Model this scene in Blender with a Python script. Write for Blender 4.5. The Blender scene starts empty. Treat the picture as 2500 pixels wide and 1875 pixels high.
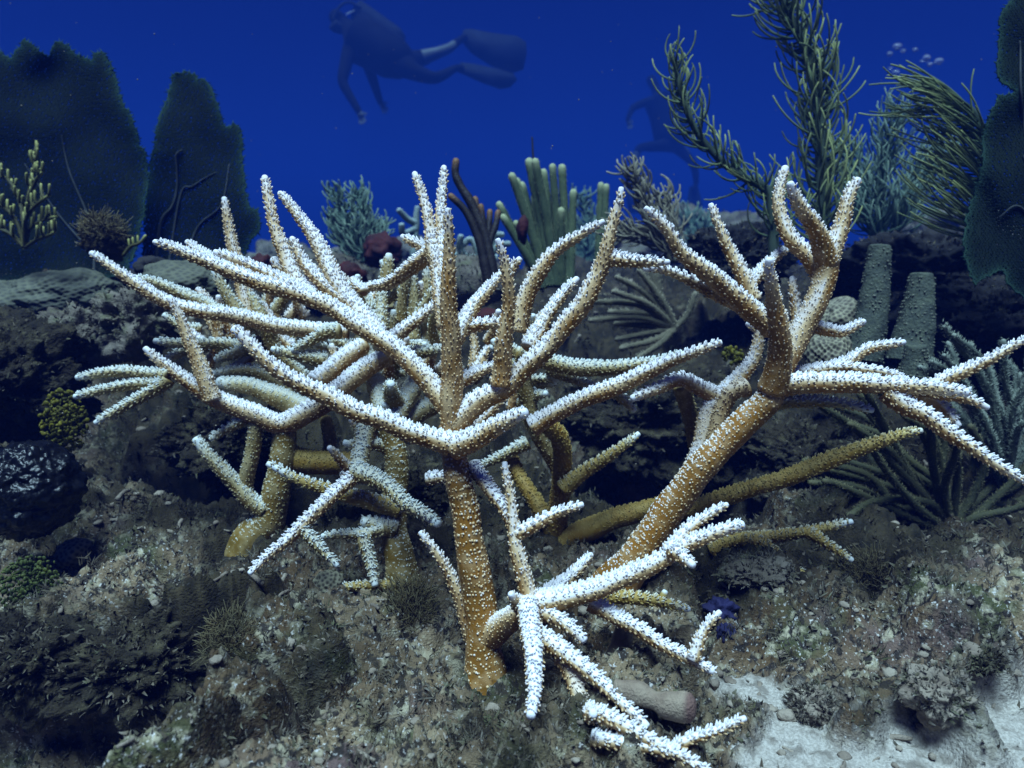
import bpy, bmesh, math, random
import numpy as np
from mathutils import Vector, Matrix
from mathutils.geometry import delaunay_2d_cdt

random.seed(7)
RNG = np.random.default_rng(11)
scene = bpy.context.scene
COL = scene.collection

# ------------------------------------------------------------------ camera
CAM_Z = 0.335                      # metres above the sea floor at the coral's foot
PITCH = math.radians(14.0)
FPX = 1629.0                       # focal length in photo pixels (2500 wide), 75 degrees across
cam_data = bpy.data.cameras.new('camera')
cam_data.sensor_width = 36.0
cam_data.lens = 36.0 * FPX / 2500.0
cam_data.clip_start = 0.02
cam_data.clip_end = 400.0
cam = bpy.data.objects.new('camera', cam_data)
COL.objects.link(cam)
cam.location = (0, 0, CAM_Z)
cam.rotation_euler = (math.pi / 2 - PITCH, 0, 0)
cam_data.dof.use_dof = True
cam_data.dof.focus_distance = 0.54
cam_data.dof.aperture_fstop = 8.0
scene.camera = cam

# ------------------------------------------------------------------ light
SUN_ELEV = math.radians(76.0)
SUN_AZ = math.radians(200.0)       # compass angle the light comes from: behind the camera, a little to the left
world = bpy.data.worlds.new('World')
scene.world = world
world.use_nodes = True
nt = world.node_tree
bg = nt.nodes['Background']
sky = nt.nodes.new('ShaderNodeTexSky')
sky.sky_type = 'NISHITA'
sky.sun_disc = False
sky.sun_elevation = SUN_ELEV
sky.sun_rotation = SUN_AZ
tint = nt.nodes.new('ShaderNodeMix')
tint.data_type = 'RGBA'
tint.blend_type = 'MULTIPLY'
tint.inputs['Factor'].default_value = 1.0
nt.links.new(sky.outputs['Color'], tint.inputs['A'])
tint.inputs['B'].default_value = (0.003, 0.014, 0.118, 1)   # daylight after metres of sea water
nt.links.new(tint.outputs['Result'], bg.inputs['Color'])
bg.inputs['Strength'].default_value = 0.12

sun_data = bpy.data.lights.new('sun', 'SUN')
sun_data.energy = 5.0
sun_data.angle = math.radians(26.0)          # scattered by the surface and the water
sun_data.color = (0.66, 0.85, 1.0)   # daylight that has come down through metres of sea water
sun = bpy.data.objects.new('sun', sun_data)
COL.objects.link(sun)
sd = Vector((math.sin(SUN_AZ) * math.cos(SUN_ELEV), math.cos(SUN_AZ) * math.cos(SUN_ELEV), math.sin(SUN_ELEV)))
sun.rotation_euler = (-sd).to_track_quat('-Z', 'Y').to_euler()
sun.location = sd * 20

scene.view_settings.view_transform = 'Standard'
scene.view_settings.look = 'None'
scene.view_settings.gamma = 1.0
scene.view_settings.exposure = 1.0
scene.view_settings.use_curve_mapping = False
scene.render.engine = 'CYCLES'
scene.cycles.max_bounces = 5
scene.cycles.diffuse_bounces = 3
scene.cycles.glossy_bounces = 2
scene.cycles.transparent_max_bounces = 6
scene.cycles.volume_bounces = 0
scene.cycles.use_denoising = True

# ------------------------------------------------------------------ geometry helpers
CAM = np.array([0.0, 0.0, CAM_Z])
FWD = np.array([0.0, math.cos(PITCH), -math.sin(PITCH)])
UPV = np.array([0.0, math.sin(PITCH), math.cos(PITCH)])
RGT = np.array([1.0, 0.0, 0.0])


def at(x, y, d):
    """The point at depth d (metres) that the photo shows at pixel x, y."""
    return CAM + d * (FWD + RGT * ((x - 1250.0) / FPX) + UPV * ((937.5 - y) / FPX))


def px(r, d):
    return r * d / FPX


def _hash(ix, iy, iz, seed):
    h = (ix * 374761393 + iy * 668265263 + iz * 2147483647 + seed * 974711) & 0xFFFFFFFF
    h = ((h ^ (h >> 13)) * 1274126177) & 0xFFFFFFFF
    return ((h ^ (h >> 16)) & 0xFFFF) / 65535.0


def vnoise(x, y, z=0.0, seed=0):
    z = np.asarray(z, float) + 0.37
    x, y, z = np.broadcast_arrays(np.asarray(x, float), np.asarray(y, float), np.asarray(z, float))
    xi, yi, zi = np.floor(x).astype(np.int64), np.floor(y).astype(np.int64), np.floor(z).astype(np.int64)
    fx, fy, fz = x - xi, y - yi, z - zi
    fx, fy, fz = fx * fx * (3 - 2 * fx), fy * fy * (3 - 2 * fy), fz * fz * (3 - 2 * fz)
    r = 0
    gx, gy, gz = x - xi, y - yi, z - zi
    for dx in (0, 1):
        for dy in (0, 1):
            for dz in (0, 1):
                w = (fx if dx else 1 - fx) * (fy if dy else 1 - fy) * (fz if dz else 1 - fz)
                h = _hash(xi + dx, yi + dy, zi + dz, seed)
                h2 = (h * 977.0) % 1.0
                a, c = h * 6.2832, h2 * 2 - 1
                sn = np.sqrt(1 - c * c)
                r = r + w * (np.cos(a) * sn * (gx - dx) + np.sin(a) * sn * (gy - dy) + c * (gz - dz))
    return np.clip(r * 1.7, -1, 1)


def sstep(a, b, x):
    t = np.clip((np.asarray(x, float) - a) / (b - a), 0, 1)
    return t * t * (3 - 2 * t)


def worley(x, y, seed=0):
    """Distances to the two nearest jittered cell points, and the nearest one's own random value."""
    xi, yi = np.floor(x).astype(np.int64), np.floor(y).astype(np.int64)
    f1 = np.full(np.shape(x), 9.0); f2 = f1.copy(); rid = np.zeros(np.shape(x))
    for dx in (-1, 0, 1):
        for dy in (-1, 0, 1):
            cx, cy = xi + dx, yi + dy
            qx = cx + 0.15 + 0.7 * _hash(cx, cy, cx * 0 + 3, seed)
            qy = cy + 0.15 + 0.7 * _hash(cx, cy, cx * 0 + 8, seed)
            d = np.hypot(x - qx, y - qy)
            near = d < f1
            f2 = np.where(near, f1, np.minimum(f2, d))
            rid = np.where(near, _hash(cx, cy, cx * 0 + 5, seed), rid)
            f1 = np.where(near, d, f1)
    return f1, f2, rid


def gauss(x, y, cx, cy, sx, sy):
    return np.exp(-(((x - cx) / sx) ** 2 + ((y - cy) / sy) ** 2))


def ground_z(x, y, fine=True):
    x, y = np.asarray(x, float), np.asarray(y, float)
    wx = x + 0.030 * vnoise(x * 13, y * 13, 0, 31) + 0.010 * vnoise(x * 40, y * 40, 0, 32)
    wy = y + 0.030 * vnoise(x * 13, y * 13, 0, 33) + 0.010 * vnoise(x * 40, y * 40, 0, 34)
    z = 0.15 * sstep(0.62, 1.75, y) - 1.7 * sstep(2.3, 6.0, y)
    z = z + 0.135 * gauss(x, y, -0.86, 1.12, 0.36, 0.30)
    z = z + 0.05 * gauss(x, y, -0.55, 0.80, 0.16, 0.12)
    z = z + 0.06 * gauss(x, y, 0.95, 1.2, 0.4, 0.3)
    z = z + 0.05 * gauss(x, y, -0.48, 1.95, 0.12, 0.15)
    # hollows: behind the corals, and along the foot of the ridge at left
    z = z - 0.19 * gauss(wx, wy, 0.22, 0.98, 0.20, 0.17)
    z = z - 0.15 * gauss(wx, wy, -0.30, 0.88, 0.16, 0.11)
    z = z - 0.15 * gauss(wx, wy, -0.56, 0.90, 0.14, 0.10)
    z = z - 0.05 * gauss(wx, wy, -0.05, 0.72, 0.09, 0.07)
    # the rock breaks off at the lower left; a sand pocket lies below it
    step = sstep(0.0, 0.03, -0.21 - wx) * sstep(0.0, 0.022, 0.525 + 0.10 * (x + 0.3) - wy)
    z = z - 0.13 * step
    sand = step * sstep(0.0, 0.012, 0.492 + 0.10 * (x + 0.3) - wy) * sstep(0.0, 0.02, -0.225 - wx)
    # sand at the lower right, with a spit running up into the rubble
    s2 = sstep(0.0, 0.022, wx - 0.150) * sstep(0.0, 0.018, 0.425 + 0.10 * (x - 0.25) - wy)
    s2 = np.maximum(s2, sstep(0.0, 0.015, 0.030 - np.abs(wx - 0.205 + 0.6 * (wy - 0.43))) * sstep(0, 0.02, 0.475 - wy))
    s2 = s2 * sstep(-0.55, -0.30, vnoise(x * 18, y * 18, 0, 35))
    z = z - 0.018 * s2
    sand = np.clip(np.maximum(sand, s2), 0, 1)
    rough = 1.0 - 0.85 * sand
    f1, f2, rid = worley(wx * 6.5, wy * 6.5, 41)
    z = z + rough * (0.050 * (rid - 0.5) * sstep(0.0, 0.25, f2 - f1) - 0.030 * (1 - sstep(0.0, 0.22, f2 - f1)) + 0.022 * (0.5 - f1 * f1))
    z = z + rough * (0.026 * vnoise(x * 4.2, y * 4.2, 0, 1) + 0.015 * vnoise(x * 10, y * 10, 0, 2))
    if fine:
        f1, f2, rid = worley(wx * 24, wy * 24, 42)
        z = z + rough * (0.012 * (rid - 0.5) - 0.008 * (1 - sstep(0.0, 0.3, f2 - f1)))
        z = z + rough * 0.010 * vnoise(x * 27, y * 27, 0, 3)
        z = z + rough * 0.0065 * (1 - 2 * np.abs(vnoise(x * 62, y * 62, 0, 4)))
        z = z + (0.25 + 0.75 * rough) * 0.0050 * vnoise(x * 150, y * 150, 0, 7)
        z = z + (0.2 + 0.8 * rough) * 0.0030 * vnoise(x * 330, y * 330, 0, 11)
    return z, sand


def ground_hit(x, y, fine=False):
    """Depth at which the photo's pixel meets the sea floor."""
    d = np.exp(np.linspace(math.log(0.25), math.log(12), 1500))
    p = CAM[None] + d[:, None] * (FWD + RGT * ((x - 1250.0) / FPX) + UPV * ((937.5 - y) / FPX))[None]
    g, _ = ground_z(p[:, 0], p[:, 1], fine)
    k = np.argmax(p[:, 2] < g)
    return float(d[k]) if (p[:, 2] < g).any() else 6.0


def on_ground(x, y):
    return at(x, y, ground_hit(x, y))


class MB:
    """Collects vertices and faces with one float attribute per vertex."""
    def __init__(self):
        self.v, self.t, self.q, self.a, self.n = [], [], [], [], 0

    def add(self, v, tris=None, quads=None, a=0.0):
        v = np.asarray(v, float)
        if tris is not None and len(tris):
            self.t.append(np.asarray(tris, np.int64) + self.n)
        if quads is not None and len(quads):
            self.q.append(np.asarray(quads, np.int64) + self.n)
        self.v.append(v)
        self.a.append(np.broadcast_to(np.asarray(a, float), (len(v),)))
        self.n += len(v)

    def build(self, name, material, parent=None, origin=None, smooth=True, link=True):
        v = np.concatenate(self.v) if self.v else np.zeros((0, 3))
        if origin is not None:
            v = v - np.asarray(origin)[None]
        t = np.concatenate(self.t) if self.t else np.zeros((0, 3), np.int64)
        q = np.concatenate(self.q) if self.q else np.zeros((0, 4), np.int64)
        me = bpy.data.meshes.new(name)
        me.vertices.add(len(v))
        me.vertices.foreach_set('co', v.astype(np.float32).ravel())
        loops = np.concatenate([t.ravel(), q.ravel()])
        me.loops.add(len(loops))
        me.loops.foreach_set('vertex_index', loops.astype(np.int32))
        me.polygons.add(len(t) + len(q))
        starts = np.concatenate([np.arange(len(t)) * 3, len(t) * 3 + np.arange(len(q)) * 4])
        me.polygons.foreach_set('loop_start', starts.astype(np.int32))
        me.update(calc_edges=True)
        if smooth:
            me.polygons.foreach_set('use_smooth', np.ones(len(t) + len(q), bool))
        at_ = me.attributes.new('pale', 'FLOAT', 'POINT')
        at_.data.foreach_set('value', np.concatenate(self.a).astype(np.float32))
        me.materials.append(material)
        me.validate()
        o = bpy.data.objects.new(name, me)
        if link:
            COL.objects.link(o)
        if parent is not None:
            o.parent = parent
        elif origin is not None:
            o.location = origin
        return o


def tag(o, label, cat, group=None, kind=None):
    if label:
        o['label'] = label
    if cat:
        o['category'] = cat
    if group:
        o['group'] = group
    if kind:
        o['kind'] = kind
    return o


def thing(name, label, cat, loc, group=None):
    o = bpy.data.objects.new(name, None)
    o.empty_display_size = 0.02
    o.location = Vector([float(c) for c in loc])
    COL.objects.link(o)
    return tag(o, label, cat, group)


def smooth_path(pts, rad, step):
    """Catmull-Rom through pts, resampled at about `step` metres."""
    pts, rad = np.asarray(pts, float), np.asarray(rad, float)
    if len(pts) == 2:
        pts = np.array([pts[0], (pts[0] + pts[1]) / 2, pts[1]])
        rad = np.array([rad[0], (rad[0] + rad[1]) / 2, rad[1]])
    P = np.vstack([2 * pts[0] - pts[1], pts, 2 * pts[-1] - pts[-2]])
    R = np.concatenate([[rad[0]], rad, [rad[-1]]])
    out, ro = [], []
    for i in range(1, len(P) - 2):
        t = np.linspace(0, 1, 12, endpoint=False)[:, None]
        a, b, c, d = P[i - 1], P[i], P[i + 1], P[i + 2]
        out.append(0.5 * (2 * b + (c - a) * t + (2 * a - 5 * b + 4 * c - d) * t ** 2 + (3 * b - a - 3 * c + d) * t ** 3))
        ro.append(R[i] + (R[i + 1] - R[i]) * t[:, 0])
    out.append(P[-2][None]); ro.append([R[-2]])
    out, ro = np.vstack(out), np.concatenate(ro)
    s = np.concatenate([[0], np.cumsum(np.linalg.norm(np.diff(out, axis=0), axis=1))])
    n = max(4, int(round(s[-1] / step)) + 1)
    si = np.linspace(0, s[-1], n)
    return np.stack([np.interp(si, s, out[:, k]) for k in range(3)], 1), np.interp(si, s, ro), si


def frames(c):
    T = np.gradient(c, axis=0)
    T /= np.linalg.norm(T, axis=1, keepdims=True) + 1e-12
    N = np.zeros_like(T)
    ref = np.array([0, 0, 1.0]) if abs(T[0][2]) < 0.9 else np.array([0, 1.0, 0])
    n = ref - T[0] * ref.dot(T[0])
    for i in range(len(c)):
        n = n - T[i] * n.dot(T[i])
        n /= np.linalg.norm(n) + 1e-12
        N[i] = n
    return T, N, np.cross(T, N)


def add_tube(mb, c, r, ns=8, a=0.0, cap=True, lump=0.0, seed=0, blunt=True):
    """A tube along the resampled path c with radii r; rounded far end."""
    T, N, B = frames(c)
    th = np.arange(ns) * 2 * math.pi / ns
    cs, sn = np.cos(th), np.sin(th)
    ring = N[:, None] * cs[None, :, None] + B[:, None] * sn[None, :, None]
    rr = np.repeat(r[:, None], ns, 1)
    if lump:
        pp = c[:, None] + ring * rr[..., None]
        rr = rr * (1 + lump * vnoise(pp[..., 0] / (3 * r.mean()), pp[..., 1] / (3 * r.mean()), pp[..., 2] / (3 * r.mean()), seed))
    v = c[:, None] + ring * rr[..., None]
    n = len(c)
    av = np.repeat(np.broadcast_to(np.asarray(a, float), (n,))[:, None], ns, 1).ravel()
    v = v.reshape(-1, 3)
    i = np.arange(n - 1)[:, None] * ns
    j = np.arange(ns)[None]
    k = (j + 1) % ns
    q = np.stack([i + j, i + k, i + ns + k, i + ns + j], -1).reshape(-1, 4)
    tris = []
    if cap:
        e = (n - 1) * ns
        m2 = c[-1] + T[-1] * r[-1] * (0.35 if blunt else 0.7) + (ring[-1] * r[-1] * 0.72)
        m3 = (c[-1] + T[-1] * r[-1] * (0.45 if blunt else 1.05))[None]
        v = np.vstack([v, m2, m3])
        av = np.concatenate([av, np.full(ns + 1, av[-1])])
        b = n * ns
        q = np.vstack([q, np.stack([e + j[0], e + k[0], b + k[0], b + j[0]], 1)])
        tris = np.stack([b + j[0], b + k[0], np.full(ns, b + ns)], 1)
    v = np.vstack([v, c[0][None]])
    av = np.concatenate([av, av[:1]])
    st = np.stack([k[0], j[0], np.full(ns, len(v) - 1)], 1)
    tris = np.vstack([tris, st]) if len(tris) else st
    mb.add(v, tris, q, av)
    return T, N, B


def stamp(mb, tv, tt, tq, ta, pos, zdir, sx, sz, amul=None, aoff=None, spin=True):
    """Stamp a template (tv, tris tt, quads tq, attr ta) at many places, its z axis along zdir."""
    n = len(pos)
    if n == 0:
        return
    z = zdir / (np.linalg.norm(zdir, axis=1, keepdims=True) + 1e-12)
    ref = np.where(np.abs(z[:, 2:3]) < 0.9, np.array([[0, 0, 1.0]]), np.array([[1.0, 0, 0]]))
    x = np.cross(ref, z); x /= np.linalg.norm(x, axis=1, keepdims=True) + 1e-12
    y = np.cross(z, x)
    if spin:
        an = RNG.random(n) * 6.283
        x, y = x * np.cos(an)[:, None] + y * np.sin(an)[:, None], y * np.cos(an)[:, None] - x * np.sin(an)[:, None]
    v = pos[:, None] + x[:, None] * (tv[None, :, 0:1] * sx[:, None, None]) + y[:, None] * (tv[None, :, 1:2] * sx[:, None, None]) + z[:, None] * (tv[None, :, 2:3] * sz[:, None, None])
    m = len(tv)
    off = (np.arange(n) * m)[:, None, None]
    a = np.repeat(ta[None], n, 0)
    if amul is not None:
        a = a * amul[:, None]
    if aoff is not None:
        a = a + aoff[:, None]
    mb.add(v.reshape(-1, 3), (tt[None] + off).reshape(-1, 3) if len(tt) else None, (tq[None] + off).reshape(-1, 4) if len(tq) else None, a.ravel())


def cup_template(ns, rings=((1.0, 0.0, 0.0), (0.84, 0.55, 0.45), (0.58, 1.0, 1.0)), dimple=0.72):
    v, a = [], []
    for r, z, p in rings:
        for k in range(ns):
            t = 2 * math.pi * k / ns
            v.append((r * math.cos(t), r * math.sin(t), z)); a.append(p)
    v.append((0, 0, dimple)); a.append(1.0)
    q = [(i * ns + k, i * ns + (k + 1) % ns, (i + 1) * ns + (k + 1) % ns, (i + 1) * ns + k) for i in range(len(rings) - 1) for k in range(ns)]
    e = (len(rings) - 1) * ns
    t = [(e + k, e + (k + 1) % ns, len(v) - 1) for k in range(ns)]
    return np.array(v, float), np.array(t), np.array(q), np.array(a, float)


CUP6 = cup_template(6, ((1.0, 0.0, 0.0), (0.74, 0.82, 0.9)), 1.02)
CUP5 = cup_template(5, ((1.0, 0.0, 0.0), (0.74, 0.82, 0.9)), 1.02)
CUP4 = cup_template(4, ((1.05, 0.0, 0.0), (0.78, 0.82, 0.9)), 1.05)
HAIR = (np.array([(1, 0, 0), (-.5, .87, 0), (-.5, -.87, 0), (0, 0, 1)], float), np.array([(0, 1, 3), (1, 2, 3), (2, 0, 3)]), np.zeros((0, 4), int), np.array([0, 0, 0, 1.0]))

# ------------------------------------------------------------------ materials
def new_mat(name):
    m = bpy.data.materials.new(name)
    m.use_nodes = True
    return m, m.node_tree, m.node_tree.nodes['Principled BSDF']


def mixc(nt, a, b, fac):
    n = nt.nodes.new('ShaderNodeMix'); n.data_type = 'RGBA'
    for s, v in (('A', a), ('B', b)):
        if isinstance(v, tuple):
            n.inputs[s].default_value = (*v, 1)
        else:
            nt.links.new(v, n.inputs[s])
    if isinstance(fac, (int, float)):
        n.inputs['Factor'].default_value = fac
    else:
        nt.links.new(fac, n.inputs['Factor'])
    return n.outputs['Result']


def noise(nt, scale, detail=4, lo=0.35, hi=0.65, kind='ShaderNodeTexNoise'):
    tc = nt.nodes.get('Geo') or nt.nodes.new('ShaderNodeNewGeometry')
    tc.name = 'Geo'
    n = nt.nodes.new(kind)
    n.inputs['Scale'].default_value = scale
    if kind == 'ShaderNodeTexNoise':
        n.inputs['Detail'].default_value = detail
    nt.links.new(tc.outputs['Position'], n.inputs['Vector'])
    r = nt.nodes.new('ShaderNodeMapRange')
    r.inputs['From Min'].default_value = lo
    r.inputs['From Max'].default_value = hi
    nt.links.new(n.outputs[0], r.inputs['Value'])
    return r.outputs['Result'], n.outputs[0]


def bump(nt, bsdf, height, strength, dist):
    b = nt.nodes.new('ShaderNodeBump')
    b.inputs['Strength'].default_value = strength
    b.inputs['Distance'].default_value = dist
    nt.links.new(height, b.inputs['Height'])
    nt.links.new(b.outputs['Normal'], bsdf.inputs['Normal'])


def mottled(name, c1, c2, scale, c3=None, rough=0.75, spec=0.25, attr=None, bscale=None, bstr=0.5, bdist=0.003, trans=0.0):
    """Two or three colours mixed by noise; attr = colour at pale = 1 of the mesh's own attribute."""
    m, nt, b = new_mat(name)
    f, _ = noise(nt, scale)
    col = mixc(nt, c1, c2, f)
    if c3:
        f2, _ = noise(nt, scale * 2.7, 5, 0.5, 0.7)
        col = mixc(nt, col, c3, f2)
    if attr:
        a = nt.nodes.new('ShaderNodeAttribute'); a.attribute_name = 'pale'
        col = mixc(nt, col, attr, a.outputs['Fac'])
    nt.links.new(col, b.inputs['Base Color'])
    b.inputs['Roughness'].default_value = rough
    b.inputs['Specular IOR Level'].default_value = spec
    if bscale:
        _, h = noise(nt, bscale, 6)
        bump(nt, b, h, bstr, bdist)
    if trans:
        t = nt.nodes.new('ShaderNodeBsdfTranslucent')
        nt.links.new(col, t.inputs['Color'])
        mx = nt.nodes.new('ShaderNodeMixShader'); mx.inputs[0].default_value = trans
        nt.links.new(b.outputs[0], mx.inputs[1]); nt.links.new(t.outputs[0], mx.inputs[2])
        nt.links.new(mx.outputs[0], nt.nodes['Material Output'].inputs['Surface'])
    return m


def coral_mat(name, t1, t2, cream, white):
    """Tissue colour, cream cup walls and white, by the mesh's own 'pale' value."""
    m, nt, b = new_mat(name)
    f, _ = noise(nt, 35)
    col = mixc(nt, t1, t2, f)
    f2, _ = noise(nt, 90, 5, 0.45, 0.70)                   # blotchy tissue
    col = mixc(nt, col, tuple(0.55 * x + 0.45 * y for x, y in zip(t1, cream)), f2)
    a = nt.nodes.new('ShaderNodeAttribute'); a.attribute_name = 'pale'
    for lo, hi, c in ((0.0, 0.5, cream), (0.5, 1.0, white)):
        r = nt.nodes.new('ShaderNodeMapRange')
        r.inputs['From Min'].default_value = lo; r.inputs['From Max'].default_value = hi
        nt.links.new(a.outputs['Fac'], r.inputs['Value'])
        col = mixc(nt, col, c, r.outputs['Result'])
    nt.links.new(col, b.inputs['Base Color'])
    b.inputs['Roughness'].default_value = 0.6
    b.inputs['Specular IOR Level'].default_value = 0.3
    _, h = noise(nt, 1000, 4)
    bump(nt, b, h, 0.35, 0.001)
    return m


M = {}
M['coral'] = coral_mat('coral_orange', (0.29, 0.118, 0.010), (0.175, 0.078, 0.008), (0.56, 0.40, 0.21), (0.72, 0.71, 0.74))
M['coral_olive'] = coral_mat('coral_olive', (0.19, 0.105, 0.011), (0.115, 0.073, 0.011), (0.40, 0.32, 0.16), (0.66, 0.70, 0.69))  # white leans to cyan: the water's tint is put into it
M['coral_gold'] = coral_mat('coral_gold', (0.25, 0.125, 0.008), (0.17, 0.10, 0.008), (0.42, 0.31, 0.10), (0.74, 0.78, 0.78))
M['coral_far'] = mottled('coral_far', (0.12, 0.15, 0.13), (0.09, 0.12, 0.105), 30, attr=(0.27, 0.33, 0.31), rough=0.7)

# ------------------------------------------------------------------ the sea floor
def ground_material():
    m, nt, b = new_mat('reef_rock')
    f1, _ = noise(nt, 6, 5, 0.42, 0.58)
    col = mixc(nt, (0.240, 0.178, 0.108), (0.088, 0.054, 0.026), f1)
    f2, _ = noise(nt, 15, 5, 0.52, 0.62)
    col = mixc(nt, col, (0.060, 0.062, 0.026), f2)
    f3, _ = noise(nt, 9.5, 5, 0.56, 0.68)
    col = mixc(nt, col, (0.12, 0.080, 0.070), f3)
    f4, _ = noise(nt, 60, 5, 0.53, 0.66)
    col = mixc(nt, col, (0.36, 0.315, 0.215), f4)
    f5, _ = noise(nt, 110, 4, 0.52, 0.60)
    col = mixc(nt, col, (0.030, 0.024, 0.020), f5)
    f7, _ = noise(nt, 330, 3, 0.60, 0.72)
    col = mixc(nt, col, (0.55, 0.52, 0.48), f7)
    al = nt.nodes.new('ShaderNodeAttribute'); al.attribute_name = 'algae'      # dark turf patches, with shade painted in
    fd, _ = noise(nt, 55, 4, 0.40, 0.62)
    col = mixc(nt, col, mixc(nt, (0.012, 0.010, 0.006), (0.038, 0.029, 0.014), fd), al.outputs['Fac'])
    a = nt.nodes.new('ShaderNodeAttribute'); a.attribute_name = 'pale'
    f6, _ = noise(nt, 500, 3, 0.35, 0.65)
    sandc = mixc(nt, (0.29, 0.26, 0.22), (0.44, 0.40, 0.345), f6)
    fs, _ = noise(nt, 90, 5, 0.50, 0.62)
    sandc = mixc(nt, sandc, (0.20, 0.175, 0.145), fs)
    col = mixc(nt, col, sandc, a.outputs['Fac'])
    nt.links.new(col, b.inputs['Base Color'])
    b.inputs['Roughness'].default_value = 0.9
    b.inputs['Specular IOR Level'].default_value = 0.15
    _, h = noise(nt, 420, 6)
    bump(nt, b, h, 0.9, 0.003)
    return m


M['ground'] = ground_material()
un = np.sort(np.concatenate([np.linspace(-0.82, 0.82, 500), np.linspace(-1.9, -0.83, 40), np.linspace(0.83, 1.9, 40)]))
Yn = np.concatenate([np.linspace(0.02, 0.27, 20, endpoint=False), np.exp(np.linspace(math.log(0.27), math.log(2.6), 300)), np.exp(np.linspace(math.log(2.7), math.log(42), 36))])
U, Yg = np.meshgrid(un, Yn)
Xg = U * (Yg + 0.16)
Zg, Sg = ground_z(Xg, Yg)
nr, nc = Xg.shape
gi = np.arange(nr - 1)[:, None] * nc + np.arange(nc - 1)[None]
gq = np.stack([gi, gi + 1, gi + nc + 1, gi + nc], -1).reshape(-1, 4)
mb = MB()
GV = np.stack([Xg.ravel(), Yg.ravel(), Zg.ravel()], 1)
mb.add(GV, None, gq, Sg.ravel())
ground = mb.build('sea_floor', M['ground'])
ground['kind'] = 'structure'
# painted shade behind the corals, lower left and right, plus random dark turf
turf_shade = 1.0 * sstep(0.54, 0.72, Yg) * (1 - 0.35 * gauss(Xg, Yg, -0.86, 1.12, 0.3, 0.3)) + 0.9 * gauss(Xg, Yg, -0.26, 0.50, 0.10, 0.06) + 0.7 * gauss(Xg, Yg, 0.33, 0.62, 0.14, 0.07)
turf_shade = np.clip(turf_shade + 0.75 * vnoise(Xg * 9, Yg * 9, 0, 71) + 0.55 * vnoise(Xg * 28, Yg * 28, 0, 72) + 0.16, 0, 0.97)
aa = ground.data.attributes.new('algae', 'FLOAT', 'POINT')  # turf patches and painted shade together
aa.data.foreach_set('value', turf_shade.ravel().astype(np.float32))
TURF_SHADE = turf_shade.ravel()
dz_dy, dz_dx = np.gradient(Zg, axis=0) / np.gradient(Yg, axis=0), np.gradient(Zg, axis=1) / np.gradient(Xg, axis=1)
GN = np.stack([-dz_dx.ravel(), -dz_dy.ravel(), np.ones(nr * nc)], 1)
GN /= np.linalg.norm(GN, axis=1, keepdims=True)
SG = Sg.ravel()
ok_ = (np.abs(U) < 0.82) & (Yg > 0.27) & (Yg < 2.5)
GIDX = np.nonzero(ok_.ravel())[0]

# ------------------------------------------------------------------ the water: even, pale blue air of the place
def box_mesh(name, lo, hi, mat):
    mb = MB()
    v = [(x, y, z) for z in (lo[2], hi[2]) for y in (lo[1], hi[1]) for x in (lo[0], hi[0])]
    mb.add(v, None, [(0, 2, 3, 1), (4, 5, 7, 6), (0, 1, 5, 4), (2, 6, 7, 3), (0, 4, 6, 2), (1, 3, 7, 5)])
    return mb.build(name, mat, smooth=False)


hm = bpy.data.materials.new('sea_water')
hm.use_nodes = True
hnt = hm.node_tree
hnt.nodes.clear()
pv = hnt.nodes.new('ShaderNodeVolumePrincipled')
pv.inputs['Color'].default_value = (0.012, 0.038, 0.235, 1)
pv.inputs['Absorption Color'].default_value = (0.0, 0.12, 0.3, 1)
pv.inputs['Density'].default_value = 0.125
pv.inputs['Anisotropy'].default_value = 0.0
ho = hnt.nodes.new('ShaderNodeOutputMaterial')
hnt.links.new(pv.outputs[0], ho.inputs['Volume'])
haze = box_mesh('haze', (-85, -3, -4.5), (85, 45, 3.2), hm)
haze['kind'] = 'stuff'

# ------------------------------------------------------------------ staghorn corals
SP = 0.0035          # spacing of the cups on a branch, metres


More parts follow.
